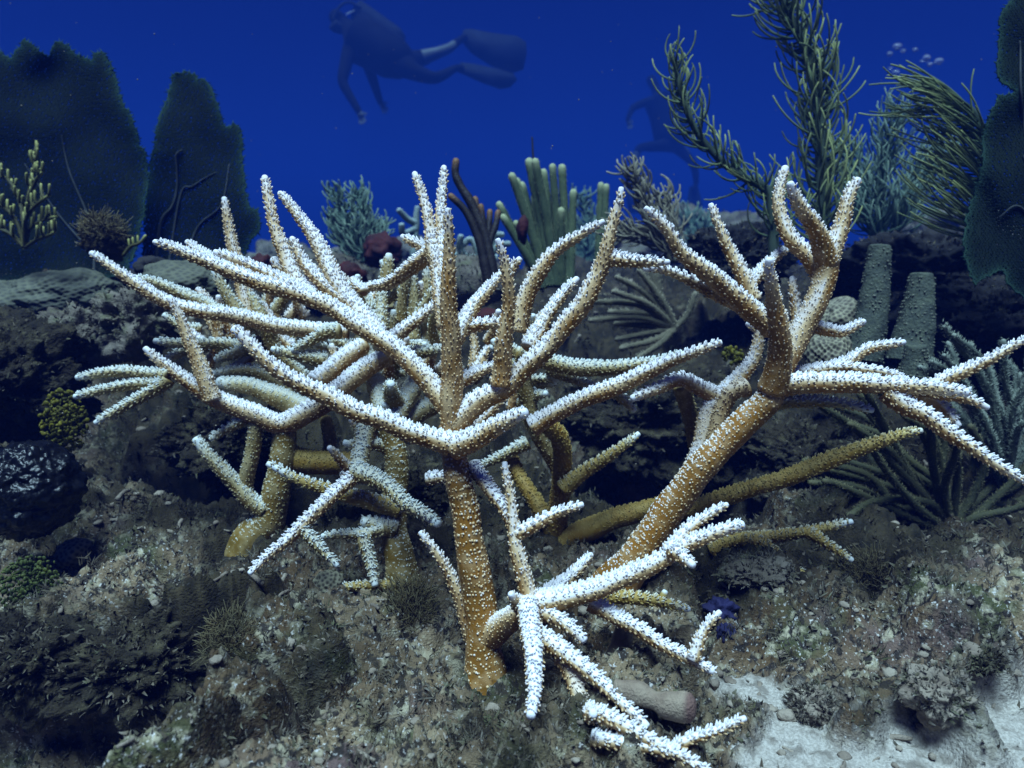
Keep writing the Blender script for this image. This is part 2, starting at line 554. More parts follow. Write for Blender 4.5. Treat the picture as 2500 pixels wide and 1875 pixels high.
def add_branch(col, d0, d1, r0, r1, pts, tip=True, mat='coral', white=1.0, cups=1.0, ground_foot=False, tipr=None, top_pale=0.95):
    """One branch: pixel path pts from its foot to its tip, depths d0..d1, body radii r0..r1 in photo pixels."""
    P2 = np.array(pts, float)
    s = np.concatenate([[0], np.cumsum(np.linalg.norm(np.diff(P2, axis=0), axis=1))])
    s /= s[-1]
    d = d0 + (d1 - d0) * s
    c = np.array([at(p[0], p[1], dd) for p, dd in zip(P2, d)])
    rad = np.array([px(1.5 + 0.97 * (r0 + (r1 - r0) * k), dd) for k, dd in zip(s, d)])
    dm = float(np.mean(d))
    if ground_foot:                                # the foot grows out of the rock
        c = np.vstack([c[0] - np.array([0, 0, 0.035]), c]); rad = np.concatenate([[rad[0] * 1.1], rad])
    seed = random.randrange(9999)
    path, r, si = smooth_path(c, rad, 0.0022)
    L = si[-1]
    # gentle natural wobble
    w = 0.0016
    path = path + np.stack([vnoise(si / 0.03, k * 9.1, 0, seed) for k in range(3)], 1) * w * np.minimum(1, si / 0.02)[:, None]
    if tip:
        tr = px(tipr * 0.9 if tipr else 7.0, d1)
        e = np.clip((L - si) / min(0.080, 0.8 * L), 0, 1)
        r = tr + (r - tr) * (e ** 0.75)
    r = r * (1 + 0.10 * vnoise(si / 0.022, 0.5, 0, seed + 1))
    if ground_foot:
        r = r * (1 + 0.70 * np.exp(-np.maximum(0, si - 0.030) / 0.018))
    else:
        r = r * (1 + 0.18 * np.exp(-si / 0.010))
    ns = 12 if r.mean() > 0.004 else 9
    tipw = np.clip(1 - (L - si) / min(0.05, 0.45 * L), 0, 1) ** 1.3 if tip else np.zeros_like(si)
    mbb = MB()
    T, N, B = add_tube(mbb, path, r, ns, a=np.clip(tipw * white, 0, 0.95), lump=0.05, seed=seed)
    # pale upper side: white along the top of the branch, tissue colour below
    if ground_foot:
        top_pale = 0.0
    if mat == 'coral_gold':
        top_pale = top_pale * 0.25                  # the low golden limbs stay mostly tissue-coloured
    if mat == 'coral_olive':
        top_pale = top_pale * 0.75
    th0 = np.arange(ns) * 2 * math.pi / ns
    rz = N[:, 2:3] * np.cos(th0)[None] + B[:, 2:3] * np.sin(th0)[None]
    edge = 0.30 * vnoise(si[:, None] / 0.03, th0[None] * 2, 0, seed + 3)
    bl = sstep(-0.15, 0.75, rz + edge) * top_pale * white
    full = np.zeros(len(mbb.a[0]))
    full[:bl.size] = bl.ravel()
    mbb.a[0] = np.clip(np.maximum(mbb.a[0], full), 0, 1)
    ob = mbb.build('branch', M[mat], col, origin=np.array(col.location))
    # the cups
    rows = np.arange(0.002, L - (0.003 if (tipr or 8) < 11 else 0.0), SP * 0.95)
    pos, zd, ln, wd, am, bp = [], [], [], [], [], []
    for i, sv in enumerate(rows):
        k = int(round(sv / L * (len(path) - 1)))
        n = max(5, int(round(2 * math.pi * r[k] / (SP * (1.0 if ground_foot else 1.2)))))
        th = (np.arange(n) + 0.5 * (i % 2)) * 2 * math.pi / n + RNG.normal(0, 0.11, n) + 0.05 * i
        th = np.concatenate([th, th + math.pi / n, th + RNG.uniform(0.3, 0.7, n) * math.pi / n])
        rad_ = N[k] * np.cos(th)[:, None] + B[k] * np.sin(th)[:, None]
        up = rad_[:, 2] + 0.15 * RNG.normal(size=len(th))
        dors = np.clip((up + 0.02) / 0.80, 0, 1)
        keep = np.ones(len(th), bool)
        keep[n:] = dors[n:] > 0.45               # crowded on the upper side
        keep[2 * n:] &= dors[2 * n:] > 0.6
        endw = 1.0 if not tip else min(1.0, (L - sv) / 0.010)
        young = math.exp(-(L - sv) / 0.06) if tip else 0.0
        l_ = (0.0014 + 0.0006 * dors + 0.0006 * young) * cups * (0.55 + 0.45 * endw) * RNG.uniform(0.55, 1.40, len(th))
        w_ = (1.35 if ground_foot else 1.0) * (0.00090 - 0.00014 * dors) * RNG.uniform(0.70, 1.25, len(th)) * (0.75 + 0.25 * endw)
        fwd = T[k] * (0.85 + 0.35 * young - 0.40 * dors)[:, None] + np.array([0, 0, 0.22])
        base = path[k] + rad_ * (r[k] * 0.90) + T[k] * RNG.normal(0, 0.0006, len(th))[:, None]
        pos.append(base[keep]); zd.append((rad_ + fwd)[keep]); ln.append((l_ + 0.0006)[keep]); wd.append(w_[keep])
        bp.append((np.clip(1.25 * dors - 0.15, 0, 0.92) * min(1.0, top_pale) * white)[keep])
        am.append((np.clip((0.54 if mat != 'coral_gold' else 0.45) + (0.50 if mat != 'coral_gold' else 0.15) * dors + 0.35 * young, 0, 1.0) * white * (1 - (1 - dors) * RNG.uniform(0.0, 0.65, len(th))))[keep])
    if pos:
        mc = MB()
        pos, zd, ln, wd, am, bp = (np.concatenate(x) for x in (pos, zd, ln, wd, am, bp))
        tv, tt, tq, ta = CUP5 if dm < 0.66 else CUP4
        # a long cup is pale for most of its height, a short one only at its rim
        base_pale = np.maximum(np.clip((ln - 0.0024) / 0.0018, 0, 0.6) * white, bp)
        stamp(mc, tv, tt, tq, ta, pos, zd, wd, ln, amul=np.clip(am, 0, 1) - base_pale, aoff=base_pale)
        c = mc.build('corallites', M[mat], ob, smooth=False)
        c.data.transform(Matrix.Translation(-Vector(col.location)))
        c['kind'] = 'stuff'
    return ob


def colony(name, label, foot, group='staghorn coral colonies'):
    return thing(name, label, 'coral', foot, group)


def branches(col, rows, **kw):
    for row in rows:
        opt = dict(kw)
        if len(row) > 5:
            opt.update(row[5])
        add_branch(col, *row[:5], **opt)


foot = on_ground(1182, 1650)
dA = ground_hit(1182, 1650)
A = colony('staghorn_coral', 'large orange staghorn coral with one thick upright trunk and white-tipped branches, in the middle', foot)
D = dA
branches(A, [
    (D + .005, D - .01, 40, 29, [(1182, 1662), (1180, 1600), (1172, 1480), (1150, 1330), (1124, 1200), (1108, 1100), (1102, 1040)], dict(tip=False, ground_foot=True, cups=0.75)),
    (D - .01, D - .045, 28, 17, [(1103, 1075), (1103, 990), (1102, 850), (1096, 720), (1093, 620), (1095, 560), (1094, 510)], dict(cups=1.0)),
    # left low
    (D - .02, D - .04, 24, 19, [(1100, 1085), (1040, 1068), (930, 1025), (800, 970), (690, 912), (620, 850), (572, 806)], dict(tipr=13)),
    # left upper
    (D - .01, D + .03, 24, 15, [(1092, 990), (1030, 912), (963, 850), (880, 793), (800, 748), (733, 720), (638, 690), (503, 640), (430, 610), (376, 591)]),
    (D + .01, D + .03, 18, 13, [(770, 735), (700, 695), (611, 650), (560, 628), (524, 617)]),
    (D + .025, D + .05, 14, 12, [(560, 663), (520, 640), (489, 618), (456, 592)]),
    (D + .01, D + .05, 22, 16, [(925, 820), (880, 765), (830, 700), (800, 645), (765, 575), (720, 515), (686, 473)]),
    (D + .03, D + .05, 19, 14, [(748, 725), (711, 660), (687, 592), (660, 510), (646, 433)]),
    (D + .02, D + .04, 18, 16, [(850, 740), (790, 690), (747, 640), (714, 582)]),
    (D + .03, D + .05, 17, 15, [(775, 722), (720, 680), (668, 634)], dict(tipr=12)),
    # right diagonal
    (D - .01, D - .035, 27, 18, [(1105, 1035), (1166, 983), (1247, 935), (1329, 855), (1410, 758), (1451, 681), (1478, 615), (1495, 545), (1514, 458)]),
    (D - .025, D - .05, 17, 14, [(1482, 630), (1530, 638), (1580, 642), (1633, 640)]),
    (D + .0, D + .03, 18, 16, [(1290, 850), (1330, 780), (1372, 720), (1412, 680)]),
    (D - .02, D - .045, 21, 15, [(1222, 940), (1230, 850), (1242, 760), (1238, 670), (1226, 610), (1215, 580)]),
    (D - .03, D - .03, 9, 9, [(1240, 672), (1255, 650), (1271, 633)]),
    (D + .02, D + .06, 20, 17, [(1108, 830), (1140, 775), (1175, 725), (1225, 665)]),
    (D + .06, D + .05, 22, 15, [(1262, 810), (1280, 735), (1305, 683), (1345, 625), (1400, 580), (1476, 543)]),
    (D + .03, D + .04, 19, 17, [(1110, 805), (1160, 795), (1230, 785)]),
    (D + .03, D + .05, 17, 15, [(1110, 935), (1150, 918), (1210, 890)]),
    (D + .0, D + .04, 20, 13, [(1090, 800), (1072, 690), (1060, 610), (1048, 545), (1032, 480), (1013, 422)]),
    (D + .01, D + .05, 17, 12, [(1086, 680), (1080, 590), (1078, 520), (1080, 465), (1083, 408)]),
    (D + .03, D + .06, 14, 12, [(1062, 640), (1035, 605), (980, 576)]),
    (D + .03, D + .1, 17, 14, [(1062, 615), (1020, 640), (985, 668), (950, 695), (905, 704), (868, 710)]),
    (D + .08, D + .1, 10, 9, [(890, 712), (870, 695), (862, 680)]),
    # right low, blunt
    (D - .02, D - .05, 28, 24, [(1108, 1092), (1160, 1072), (1210, 1045), (1250, 1022), (1285, 1004)], dict(tipr=14)),
    (D + .01, D + .03, 23, 20, [(1120, 1075), (1165, 1030), (1205, 990), (1238, 962)], dict(tipr=13)),
    (D + .01, D + .0, 19, 14, [(1160, 1570), (1138, 1517), (1117, 1444), (1077, 1363), (1028, 1298)]),
    # low spray from the foot
    (D - .0, D - .040, 32, 23, [(1195, 1550), (1245, 1518), (1280, 1490), (1296, 1480)], dict(tip=False, cups=0.85)),
    (D - .04, D - .045, 26, 19, [(1275, 1478), (1360, 1465), (1451, 1440), (1540, 1405), (1610, 1368), (1660, 1335), (1722, 1306), (1814, 1283)], dict(tipr=13)),
    (D - .045, D - .03, 17, 12, [(1630, 1352), (1670, 1305), (1702, 1275), (1776, 1229)]),
    (D - .05, D - .07, 17, 15, [(1640, 1345), (1665, 1360), (1692, 1380)], dict(tipr=9)),
    (D - .05, D - .13, 25, 24, [(1287, 1472), (1296, 1540), (1303, 1610), (1308, 1680), (1298, 1748)], dict(tipr=13, top_pale=1.6)),
    (D - .04, D - .03, 19, 13, [(1300, 1485), (1276, 1403), (1254, 1322), (1248, 1253), (1242, 1180), (1235, 1130)]),
    (D + .0, D - .03, 16, 15, [(1150, 1135), (1185, 1180), (1230, 1235), (1258, 1290)], dict(tip=False)),
    (D - .035, D - .03, 14, 12, [(1258, 1305), (1300, 1285), (1349, 1262), (1422, 1228)]),
    (D - .02, D + .03, 19, 16, [(1300, 1475), (1350, 1440), (1395, 1408), (1443, 1352)]),
    (D - .04, D - .06, 15, 15, [(1285, 1500), (1262, 1475), (1248, 1446)]),
    (D - .04, D - .06, 18, 17, [(1300, 1490), (1350, 1505), (1390, 1532), (1427, 1562)], dict(tipr=12)),
    (D - .06, D - .115, 22, 19, [(1305, 1550), (1350, 1570), (1410, 1615), (1492, 1688), (1575, 1775)], dict(tipr=10)),
    (D - .065, D - .115, 19, 17, [(1370, 1600), (1400, 1660), (1427, 1730), (1451, 1820), (1470, 1900)], dict(tip=False, white=0.75)),
    (D - .11, D - .14, 19, 17, [(1430, 1738), (1490, 1755), (1560, 1790), (1640, 1830), (1740, 1885)]),
    (D - .13, D - .14, 15, 14, [(1440, 1748), (1452, 1742)], dict(tipr=12)),
    (D - .115, D - .135, 16, 14, [(1445, 1800), (1520, 1815), (1600, 1828), (1684, 1844)]),
    (D - .12, D - .12, 12, 12, [(1600, 1845), (1660, 1818), (1722, 1792), (1824, 1754)]),
    (D - .03, D - .06, 18, 16, [(1440, 1470), (1484, 1493), (1553, 1534), (1634, 1582), (1695, 1612), (1742, 1640)], dict(tipr=11)),
    (D - .06, D - .055, 13, 11, [(1690, 1612), (1705, 1570), (1722, 1535), (1757, 1493)]),
    (D - .01, D + .0, 17, 14, [(1450, 1455), (1512, 1460), (1600, 1468), (1680, 1488)], dict(mat='coral_gold')),
    (D - .0, D + .0, 11, 9, [(1612, 1475), (1618, 1458), (1624, 1444)], dict(mat='coral_gold')),
])

# right colony
fB = on_ground(1500, 1430)
dB = ground_hit(1500, 1430)
Bc = colony('staghorn_coral', 'orange staghorn coral with a thick trunk leaning right and forked antler-like tips', fB)
D = dB
e = 0.555
branches(Bc, [
    (dB, e, 42, 31, [(1498, 1440), (1545, 1375), (1593, 1302), (1645, 1230), (1702, 1149), (1763, 1088), (1824, 1027), (1872, 975), (1893, 915)], dict(tip=False, ground_foot=True, cups=0.8)),
    (e, e - .055, 29, 24, [(1885, 950), (1900, 900), (1904, 844), (1895, 763), (1887, 710), (1881, 665), (1881, 633)], dict(cups=0.9, tipr=10)),
    (e + .06, e + .08, 28, 17, [(1690, 1170), (1714, 1100), (1734, 1010), (1763, 966), (1812, 917), (1844, 870), (1852, 810), (1828, 787)], dict(tipr=10)),
    (e + .07, e + .06, 19, 15, [(1755, 975), (1702, 942), (1661, 925), (1605, 948), (1545, 975)], dict(tipr=10)),
    (e + .08, e + .11, 19, 18, [(1664, 940), (1681, 1007), (1694, 1068), (1705, 1120)], dict(mat='coral_olive', tip=False, white=0.6)),
    (e + .05, e + .05, 18, 17, [(1825, 945), (1783, 966), (1745, 1060), (1735, 1100)], dict(tip=False, white=0.7)),
    (e + .02, e + .01, 27, 27, [(1900, 905), (1935, 850), (1958, 800), (1991, 742), (2013, 681), (2022, 625)], dict(tip=False)),
    (e + .01, e - .02, 25, 20, [(2020, 645), (2003, 585), (1980, 538), (1950, 495), (1929, 448)], dict(tipr=10)),
    (e + .01, e + .01, 24, 18, [(2018, 640), (2045, 575), (2070, 490), (2094, 438)], dict(tipr=10)),
    (e + .02, e + .04, 20, 14, [(2015, 690), (1968, 622), (1925, 572), (1903, 517), (1906, 460), (1919, 409)], dict(tipr=10)),
    (e, e - .03, 25, 17, [(1885, 800), (1844, 768), (1795, 720), (1722, 668), (1661, 615), (1630, 560), (1577, 508)]),
    (e + .0, e + .0, 16, 12, [(1825, 760), (1790, 738), (1722, 705), (1661, 675), (1616, 657), (1575, 655)]),
    (e + .02, e + .03, 18, 13, [(1840, 735), (1803, 655), (1771, 590), (1751, 541), (1736, 499)]),
    (e + .03, e + .05, 15, 14, [(1825, 705), (1844, 678), (1885, 638), (1925, 610)]),
    (e + .03, e + .04, 13, 12, [(1950, 810), (1942, 740), (1932, 678)]),
    (e + .01, e - .03, 25, 21, [(1885, 955), (1925, 940), (2007, 932), (2129, 936), (2251, 946), (2361, 956)], dict(tipr=12)),
    (e + .03, e + .03, 16, 13, [(1890, 945), (1938, 920), (2048, 900), (2129, 904), (2215, 928)]),
    (e + .0, e - .01, 16, 12, [(2250, 950), (2300, 962), (2353, 974), (2410, 999)]),
    (e - .01, e - .06, 22, 17, [(2165, 955), (2200, 985), (2271, 1022), (2353, 1080), (2434, 1133), (2515, 1182)]),
    (e + .02, e + .0, 14, 12, [(2230, 955), (2292, 987), (2340, 1040)]),
    (e + .02, e + .0, 15, 13, [(1890, 985), (1950, 978), (2007, 980), (2068, 987), (2129, 1001)], dict(mat='coral_olive')),
    (e + .04, e + .04, 13, 11, [(2025, 905), (2068, 880), (2129, 850), (2210, 834)]),
    (e + .0, e - .02, 16, 13, [(2270, 950), (2312, 925), (2414, 878), (2515, 824)]),
    (e + .04, e + .05, 13, 11, [(1985, 795), (2010, 806), (2056, 812), (2113, 784)]),
    # the long golden limb behind the trunk, and the low golden fork
    (e + .17, e + .13, 26, 22, [(1355, 1345), (1400, 1312), (1492, 1270), (1606, 1238), (1700, 1235)], dict(mat='coral_gold', tip=False, cups=0.7, white=0.7)),
    (e + .13, e + .06, 20, 18, [(1640, 1245), (1694, 1240), (1803, 1202), (1925, 1165), (2048, 1118), (2170, 1072), (2251, 1050)], dict(mat='coral_gold', white=0.8)),
])
fE = on_ground(1740, 1345)
Ec = colony('staghorn_coral', 'small low golden staghorn fork with three pale tips lying on the rubble at lower right', fE)
dE = ground_hit(1740, 1345)
branches(Ec, [
    (dE, dE - .05, 17, 12, [(1738, 1348), (1795, 1322), (1864, 1316), (1946, 1302), (2080, 1273)], dict(tipr=8)),
    (dE - .015, dE - .07, 16, 15, [(1815, 1318), (1850, 1325), (1885, 1346), (1934, 1387), (2000, 1435)], dict(tipr=10)),
    (dE - .04, dE - .06, 11, 10, [(1970, 1300), (1995, 1312), (2030, 1335), (2080, 1367)]),
], mat='coral_gold', cups=0.9)

# left colony
fC = on_ground(618, 1328)
dC = ground_hit(618, 1328)
Cc = colony('staghorn_coral', 'olive staghorn coral at left with long white fingers spreading over the rock', fC)
c = dC
branches(Cc, [
    (c, c - .008, 38, 28, [(612, 1330), (655, 1275), (680, 1180), (692, 1100), (690, 1035)], dict(tip=False, ground_foot=True, cups=0.8)),
    (c - .0, c - .05, 27, 17, [(830, 955), (760, 1000), (690, 1035), (620, 1012), (530, 972), (470, 938), (420, 905), (382, 878), (351, 850)], dict(mat='coral')),
    (c - .045, c - .05, 14, 12, [(410, 918), (340, 910), (270, 908), (187, 922)]),
    (c - .045, c - .055, 14, 11, [(400, 935), (340, 940), (258, 951), (182, 968)]),
    (c - .045, c - .06, 15, 12, [(410, 925), (394, 940), (313, 988), (234, 1034)]),
    (c - .05, c - .06, 18, 16, [(520, 978), (489, 899), (462, 831), (436, 765), (415, 728)], dict(mat='coral')),
    (c - .02, c - .05, 19, 13, [(850, 812), (740, 806), (658, 793), (570, 772), (500, 762), (435, 748), (380, 726), (318, 682), (272, 650), (221, 618)], dict(mat='coral')),
    (c - .02, c - .03, 14, 12, [(575, 775), (530, 757), (475, 728), (394, 694), (325, 676)]),
    (c - .01, c - .02, 18, 15, [(605, 800), (575, 755), (545, 705), (520, 660)]),
    (c - .0, c - .0, 16, 14, [(610, 800), (590, 700), (578, 635), (561, 570), (547, 482)], dict(mat='coral')),
    (c + .0, c + .0, 16, 14, [(640, 790), (620, 740), (590, 700)]),
    (c + .02, c + .0, 15, 12, [(610, 852), (530, 842), (435, 836), (376, 831)]),
    (c + .03, c + .01, 13, 11, [(505, 842), (460, 855), (402, 878)]),
    (c + .01, c + .01, 17, 14, [(640, 840), (584, 858), (524, 878)]),
    (c + .01, c + .0, 18, 15, [(720, 955), (660, 915), (611, 902), (524, 908)]),
    (c - .0, c - .01, 27, 25, [(735, 1000), (692, 975), (620, 945), (535, 932)], dict(tipr=16, cups=0.7)),
    (c - .01, c - .03, 20, 18, [(648, 1245), (613, 1222), (558, 1167), (504, 1104), (482, 1072)], dict(tipr=13)),
    (c - .01, c - .02, 17, 16, [(602, 1215), (602, 1172), (618, 1091), (626, 1030)], dict(tip=False)),
    (c - .02, c - .03, 11, 10, [(600, 1022), (558, 1048), (512, 1072)]),
    (c - .0, c + .02, 30, 26, [(690, 1110), (730, 1125), (800, 1130), (860, 1130)], dict(tip=False, cups=0.8, white=0.6, mat='coral_gold')),
    (c + .03, c + .02, 15, 14, [(800, 1120), (803, 1077), (795, 1020)], dict(tip=False)),
    (c + .0, c + .03, 17, 14, [(650, 790), (668, 850), (740, 920), (800, 960)], dict(tip=False)),
], mat='coral_olive')

# the tangle behind the middle
fG = on_ground(985, 1440)
dG = ground_hit(985, 1440)
G = colony('staghorn_coral', 'tangled olive staghorn coral behind the central trunk, with cyan-white tips', fG)
g = dG
branches(G, [
    (g, g + .02, 34, 25, [(985, 1448), (975, 1360), (962, 1290), (965, 1200), (965, 1110), (945, 1030)], dict(tip=False, ground_foot=True, cups=0.8)),
    (g + .02, g + .08, 25, 22, [(948, 1050), (930, 980), (905, 900), (880, 830)], dict(tip=False)),
    (g + .02, g + .10, 24, 20, [(955, 1040), (1000, 960), (1030, 880), (1040, 800)], dict(tip=False)),
    (g - .02, g - .08, 17, 14, [(880, 1150), (803, 1216), (721, 1300), (660, 1352), (606, 1401)], dict(mat='coral')),
    (g - .02, g - .07, 20, 17, [(868, 1150), (938, 1180), (992, 1230), (1030, 1255), (1071, 1282)], dict(tipr=12, cups=1.2)),
    (g + .0, g - .02, 18, 14, [(975, 1245), (860, 1213), (789, 1191), (721, 1165), (653, 1134)], dict(mat='coral_gold', white=1.3)),
    (g - .05, g - .06, 13, 11, [(735, 1290), (775, 1330), (824, 1381)]),
    (g + .01, g - .02, 21, 20, [(895, 1030), (884, 1090), (873, 1155)], dict(tip=False)),
    (g + .0, g - .01, 21, 19, [(965, 1290), (925, 1280), (884, 1272)], dict(tipr=12)),
    (g - .01, g - .01, 13, 12, [(940, 1290), (884, 1302), (789, 1310)]),
    (g - .01, g - .03, 15, 13, [(895, 1300), (890, 1325), (906, 1389), (917, 1427)], dict(tipr=10)),
    (g - .01, g - .02, 11, 10, [(985, 1425), (911, 1430), (815, 1432)], dict(mat='coral_gold')),
    (g + .02, g + .04, 18, 16, [(930, 850), (930, 790), (934, 705)], dict(tipr=13)),
    (g + .08, g + .08, 18, 16, [(945, 700), (948, 660), (951, 622)], dict(tipr=9)),
    (g + .01, g + .03, 20, 17, [(935, 855), (963, 826), (1003, 790), (1066, 740)], dict(mat='coral')),
    (g + .08, g + .08, 14, 13, [(1008, 830), (1008, 757), (1010, 662)], dict(tipr=9)),
    (g + .09, g + .09, 16, 15, [(1046, 830), (1044, 730), (1040, 650)]),
    (g + .09, g + .09, 9, 8, [(930, 745), (960, 722), (998, 698)]),
    (g + .09, g + .09, 11, 10, [(985, 830), (978, 790), (968, 740)]),
    (g + .04, g + .03, 17, 15, [(980, 870), (1030, 862), (1085, 850)]),
    (g + .07, g + .06, 11, 10, [(985, 842), (1040, 842)]),
    (g + .02, g + .05, 23, 20, [(770, 935), (800, 910), (835, 877), (885, 843)], dict(tip=False, mat='coral')),
    (g + .01, g + .04, 24, 22, [(800, 975), (830, 950), (862, 925), (940, 872)], dict(tip=False, mat='coral')),
    (g + .06, g + .05, 17, 14, [(800, 880), (740, 872), (700, 862), (664, 853)]),
    (g + .05, g + .05, 15, 13, [(830, 808), (790, 815), (745, 840), (716, 855)]),
    (g + .03, g + .0, 20, 19, [(965, 985), (955, 960), (953, 935)], dict(tipr=11, cups=1.3)),
    (g + .04, g + .02, 16, 16, [(950, 1020), (945, 1000), (943, 985)], dict(tipr=11, cups=1.3)),
    (g + .05, g + .06, 24, 22, [(990, 1030), (1020, 1010), (1060, 985)], dict(tip=False)),
    (g + .08, g + .08, 9, 8, [(865, 846), (830, 838), (803, 832)]),
    (g + .08, g + .08, 14, 12, [(900, 760), (860, 700), (850, 690)]),
    (g + .08, g + .10, 18, 14, [(905, 840), (900, 780), (885, 730), (874, 700)], dict(tip=False)),
    (g + .02, g + .0, 15, 13, [(965, 1100), (920, 1085), (880, 1090), (840, 1080)]),
], mat='coral_olive')

# behind, to the right of the central trunk
fS = on_ground(1352, 1300)
dS = ground_hit(1352, 1300)
S = colony('staghorn_coral', 'slender staghorn coral with long level white-topped branches, between the two thick trunks', fS)
s0 = dS - .04
branches(S, [
    (dS, s0 - .03, 25, 21, [(1350, 1305), (1368, 1220), (1372, 1130), (1366, 1070), (1330, 1035)], dict(tip=False, ground_foot=True, mat='coral_gold', white=0.7)),
    (s0 - .05, s0 - .10, 21, 16, [(1300, 1042), (1345, 1015), (1410, 982), (1512, 940), (1614, 893), (1690, 860), (1762, 836)], dict(tipr=8, mat='coral')),
    (s0 + .0, s0 - .02, 20, 15, [(1270, 860), (1329, 884), (1410, 900), (1532, 895), (1614, 876), (1664, 858)]),
    (s0 + .04, s0 + .0, 20, 18, [(1370, 1150), (1310, 1050), (1280, 950), (1275, 865)], dict(tip=False)),
    (s0 - .01, s0 - .02, 19, 12, [(1375, 1195), (1410, 1165), (1451, 1138), (1510, 1098), (1561, 1058)], dict(mat='coral_gold')),
    (s0 + .02, s0 + .05, 18, 16, [(1330, 1262), (1300, 1215), (1268, 1165), (1240, 1100)], dict(tip=False, mat='coral_gold', white=0.6)),
    (s0 + .03, s0 + .0, 14, 12, [(1275, 990), (1290, 975), (1335, 962), (1248, 976)][:3]),
    (s0 + .03, s0 + .02, 9, 8, [(1300, 972), (1304, 950)]),
    (s0 + .03, s0 + .02, 11, 10, [(1275, 935), (1300, 928), (1366, 929)]),
    (s0 + .02, s0 + .0, 14, 11, [(1340, 900), (1390, 922), (1459, 952)]),
    (s0 - .06, s0 - .06, 10, 9, [(1500, 955), (1524, 980), (1549, 1003)]),
    (s0 + .03, s0 + .03, 14, 12, [(1290, 1080), (1230, 1112), (1166, 1145)]),
    (s0 + .03, s0 + .02, 14, 12, [(1280, 880), (1240, 845), (1200, 850)]),
    (s0 + .04, s0 + .03, 13, 12, [(1290, 830), (1330, 790), (1310, 800)][:2]),
    (s0 + .03, s0 + .02, 13, 11, [(1265, 900), (1225, 870), (1205, 830)]),
], mat='coral_olive')

# more thin overlapping branches in the thicket
def sprigs(col, n, x0, x1, y0, y1, dd, lean, lo=70, hi=130, mats=('coral_olive', 'coral', 'coral')):
    for _ in range(n):
        x, y, d = random.uniform(x0, x1), random.uniform(y0, y1), random.uniform(*dd)
        an = math.radians(random.gauss(*lean)); l = random.uniform(lo, hi)
        bx, by = math.cos(an), -math.sin(an)
        k = random.uniform(-0.25, 0.25)
        r = random.uniform(9, 13)
        add_branch(col, d, d - random.uniform(-.01, .03), r, r * 0.85, [(x, y), (x + bx * l * .5 - by * l * k * .5, y + by * l * .5 + bx * l * k * .5), (x + bx * l, y + by * l)], mat=random.choice(mats))


sprigs(G, 38, 830, 1080, 740, 940, (g + .06, g + .15), (80, 42))
sprigs(Cc, 20, 470, 720, 800, 900, (c + .02, c + .09), (120, 40))
sprigs(S, 9, 1150, 1330, 830, 1000, (s0 + .02, s0 + .08), (60, 50), 60, 110)
sprigs(G, 7, 840, 1060, 1040, 1200, (g + .02, g + .08), (100, 60), 60, 100)


sprigs(Cc, 14, 560, 800, 740, 860, (c + .03, c + .10), (95, 40), 70, 120, ('coral', 'coral', 'coral_olive'))

# ------------------------------------------------------------------ the rest of the reef
M['fan'] = mottled('sea_fan', (0.009, 0.016, 0.012), (0.005, 0.010, 0.009), 14, rough=0.85, spec=0.1, trans=0.25, attr=(0.030, 0.068, 0.048))
M['fan_rib'] = mottled('sea_fan_rib', (0.045, 0.05, 0.05), (0.02, 0.026, 0.026), 40, rough=0.8)
M['plume'] = mottled('sea_plume', (0.065, 0.10, 0.045), (0.035, 0.065, 0.036), 20, rough=0.8, attr=(0.34, 0.36, 0.13))
M['plume_stem'] = mottled('sea_plume_stem', (0.045, 0.065, 0.04), (0.03, 0.045, 0.03), 30, rough=0.85)
M['plume_teal'] = mottled('sea_plume_teal', (0.075, 0.13, 0.095), (0.045, 0.085, 0.068), 20, rough=0.8, attr=(0.24, 0.31, 0.22))
M['rod'] = mottled('sea_rod', (0.060, 0.080, 0.036), (0.038, 0.055, 0.026), 30, rough=0.9, attr=(0.34, 0.36, 0.20))
M['rod_dark'] = mottled('dark_sponge', (0.012, 0.009, 0.008), (0.020, 0.014, 0.011), 60, rough=0.6, attr=(0.20, 0.10, 0.035), bscale=300)
M['gorgonian'] = mottled('grey_gorgonian', (0.12, 0.105, 0.065), (0.085, 0.078, 0.05), 30, rough=0.9, attr=(0.32, 0.29, 0.21))
M['frond'] = mottled('dark_frond', (0.050, 0.048, 0.020), (0.030, 0.032, 0.016), 25, rough=0.8, attr=(0.16, 0.14, 0.07))
M['pale_frond'] = mottled('pale_frond', (0.085, 0.10, 0.075), (0.055, 0.068, 0.052), 25, rough=0.7, attr=(0.24, 0.26, 0.21))
M['candelabra'] = mottled('candelabra_gorgonian', (0.060, 0.052, 0.012), (0.030, 0.030, 0.010), 40, rough=0.7, attr=(0.33, 0.32, 0.10))
M['tube'] = mottled('tube_sponge', (0.085, 0.095, 0.065), (0.050, 0.058, 0.045), 60, rough=0.9, attr=(0.17, 0.17, 0.12), bscale=260, bstr=0.8)
M['inside'] = mottled('sponge_inside', (0.012, 0.012, 0.012), (0.02, 0.018, 0.016), 60, rough=0.9)
M['brain'] = mottled('star_coral', (0.30, 0.27, 0.17), (0.22, 0.20, 0.14), 25, rough=0.8, attr=(0.055, 0.045, 0.035))
M['brain_grey'] = mottled('grey_star_coral', (0.115, 0.115, 0.075), (0.070, 0.072, 0.050), 18, rough=0.8, attr=(0.06, 0.06, 0.05))
M['red'] = mottled('red_sponge', (0.048, 0.006, 0.006), (0.022, 0.004, 0.005), 40, rough=0.8, bscale=200)
M['black'] = mottled('black_sponge', (0.002, 0.002, 0.003), (0.005, 0.005, 0.006), 30, rough=0.3, spec=0.3, bscale=70, bstr=0.7, bdist=0.006)
M['blue'] = mottled('blue_sponge', (0.010, 0.009, 0.040), (0.014, 0.013, 0.058), 90, rough=0.8, bscale=400)
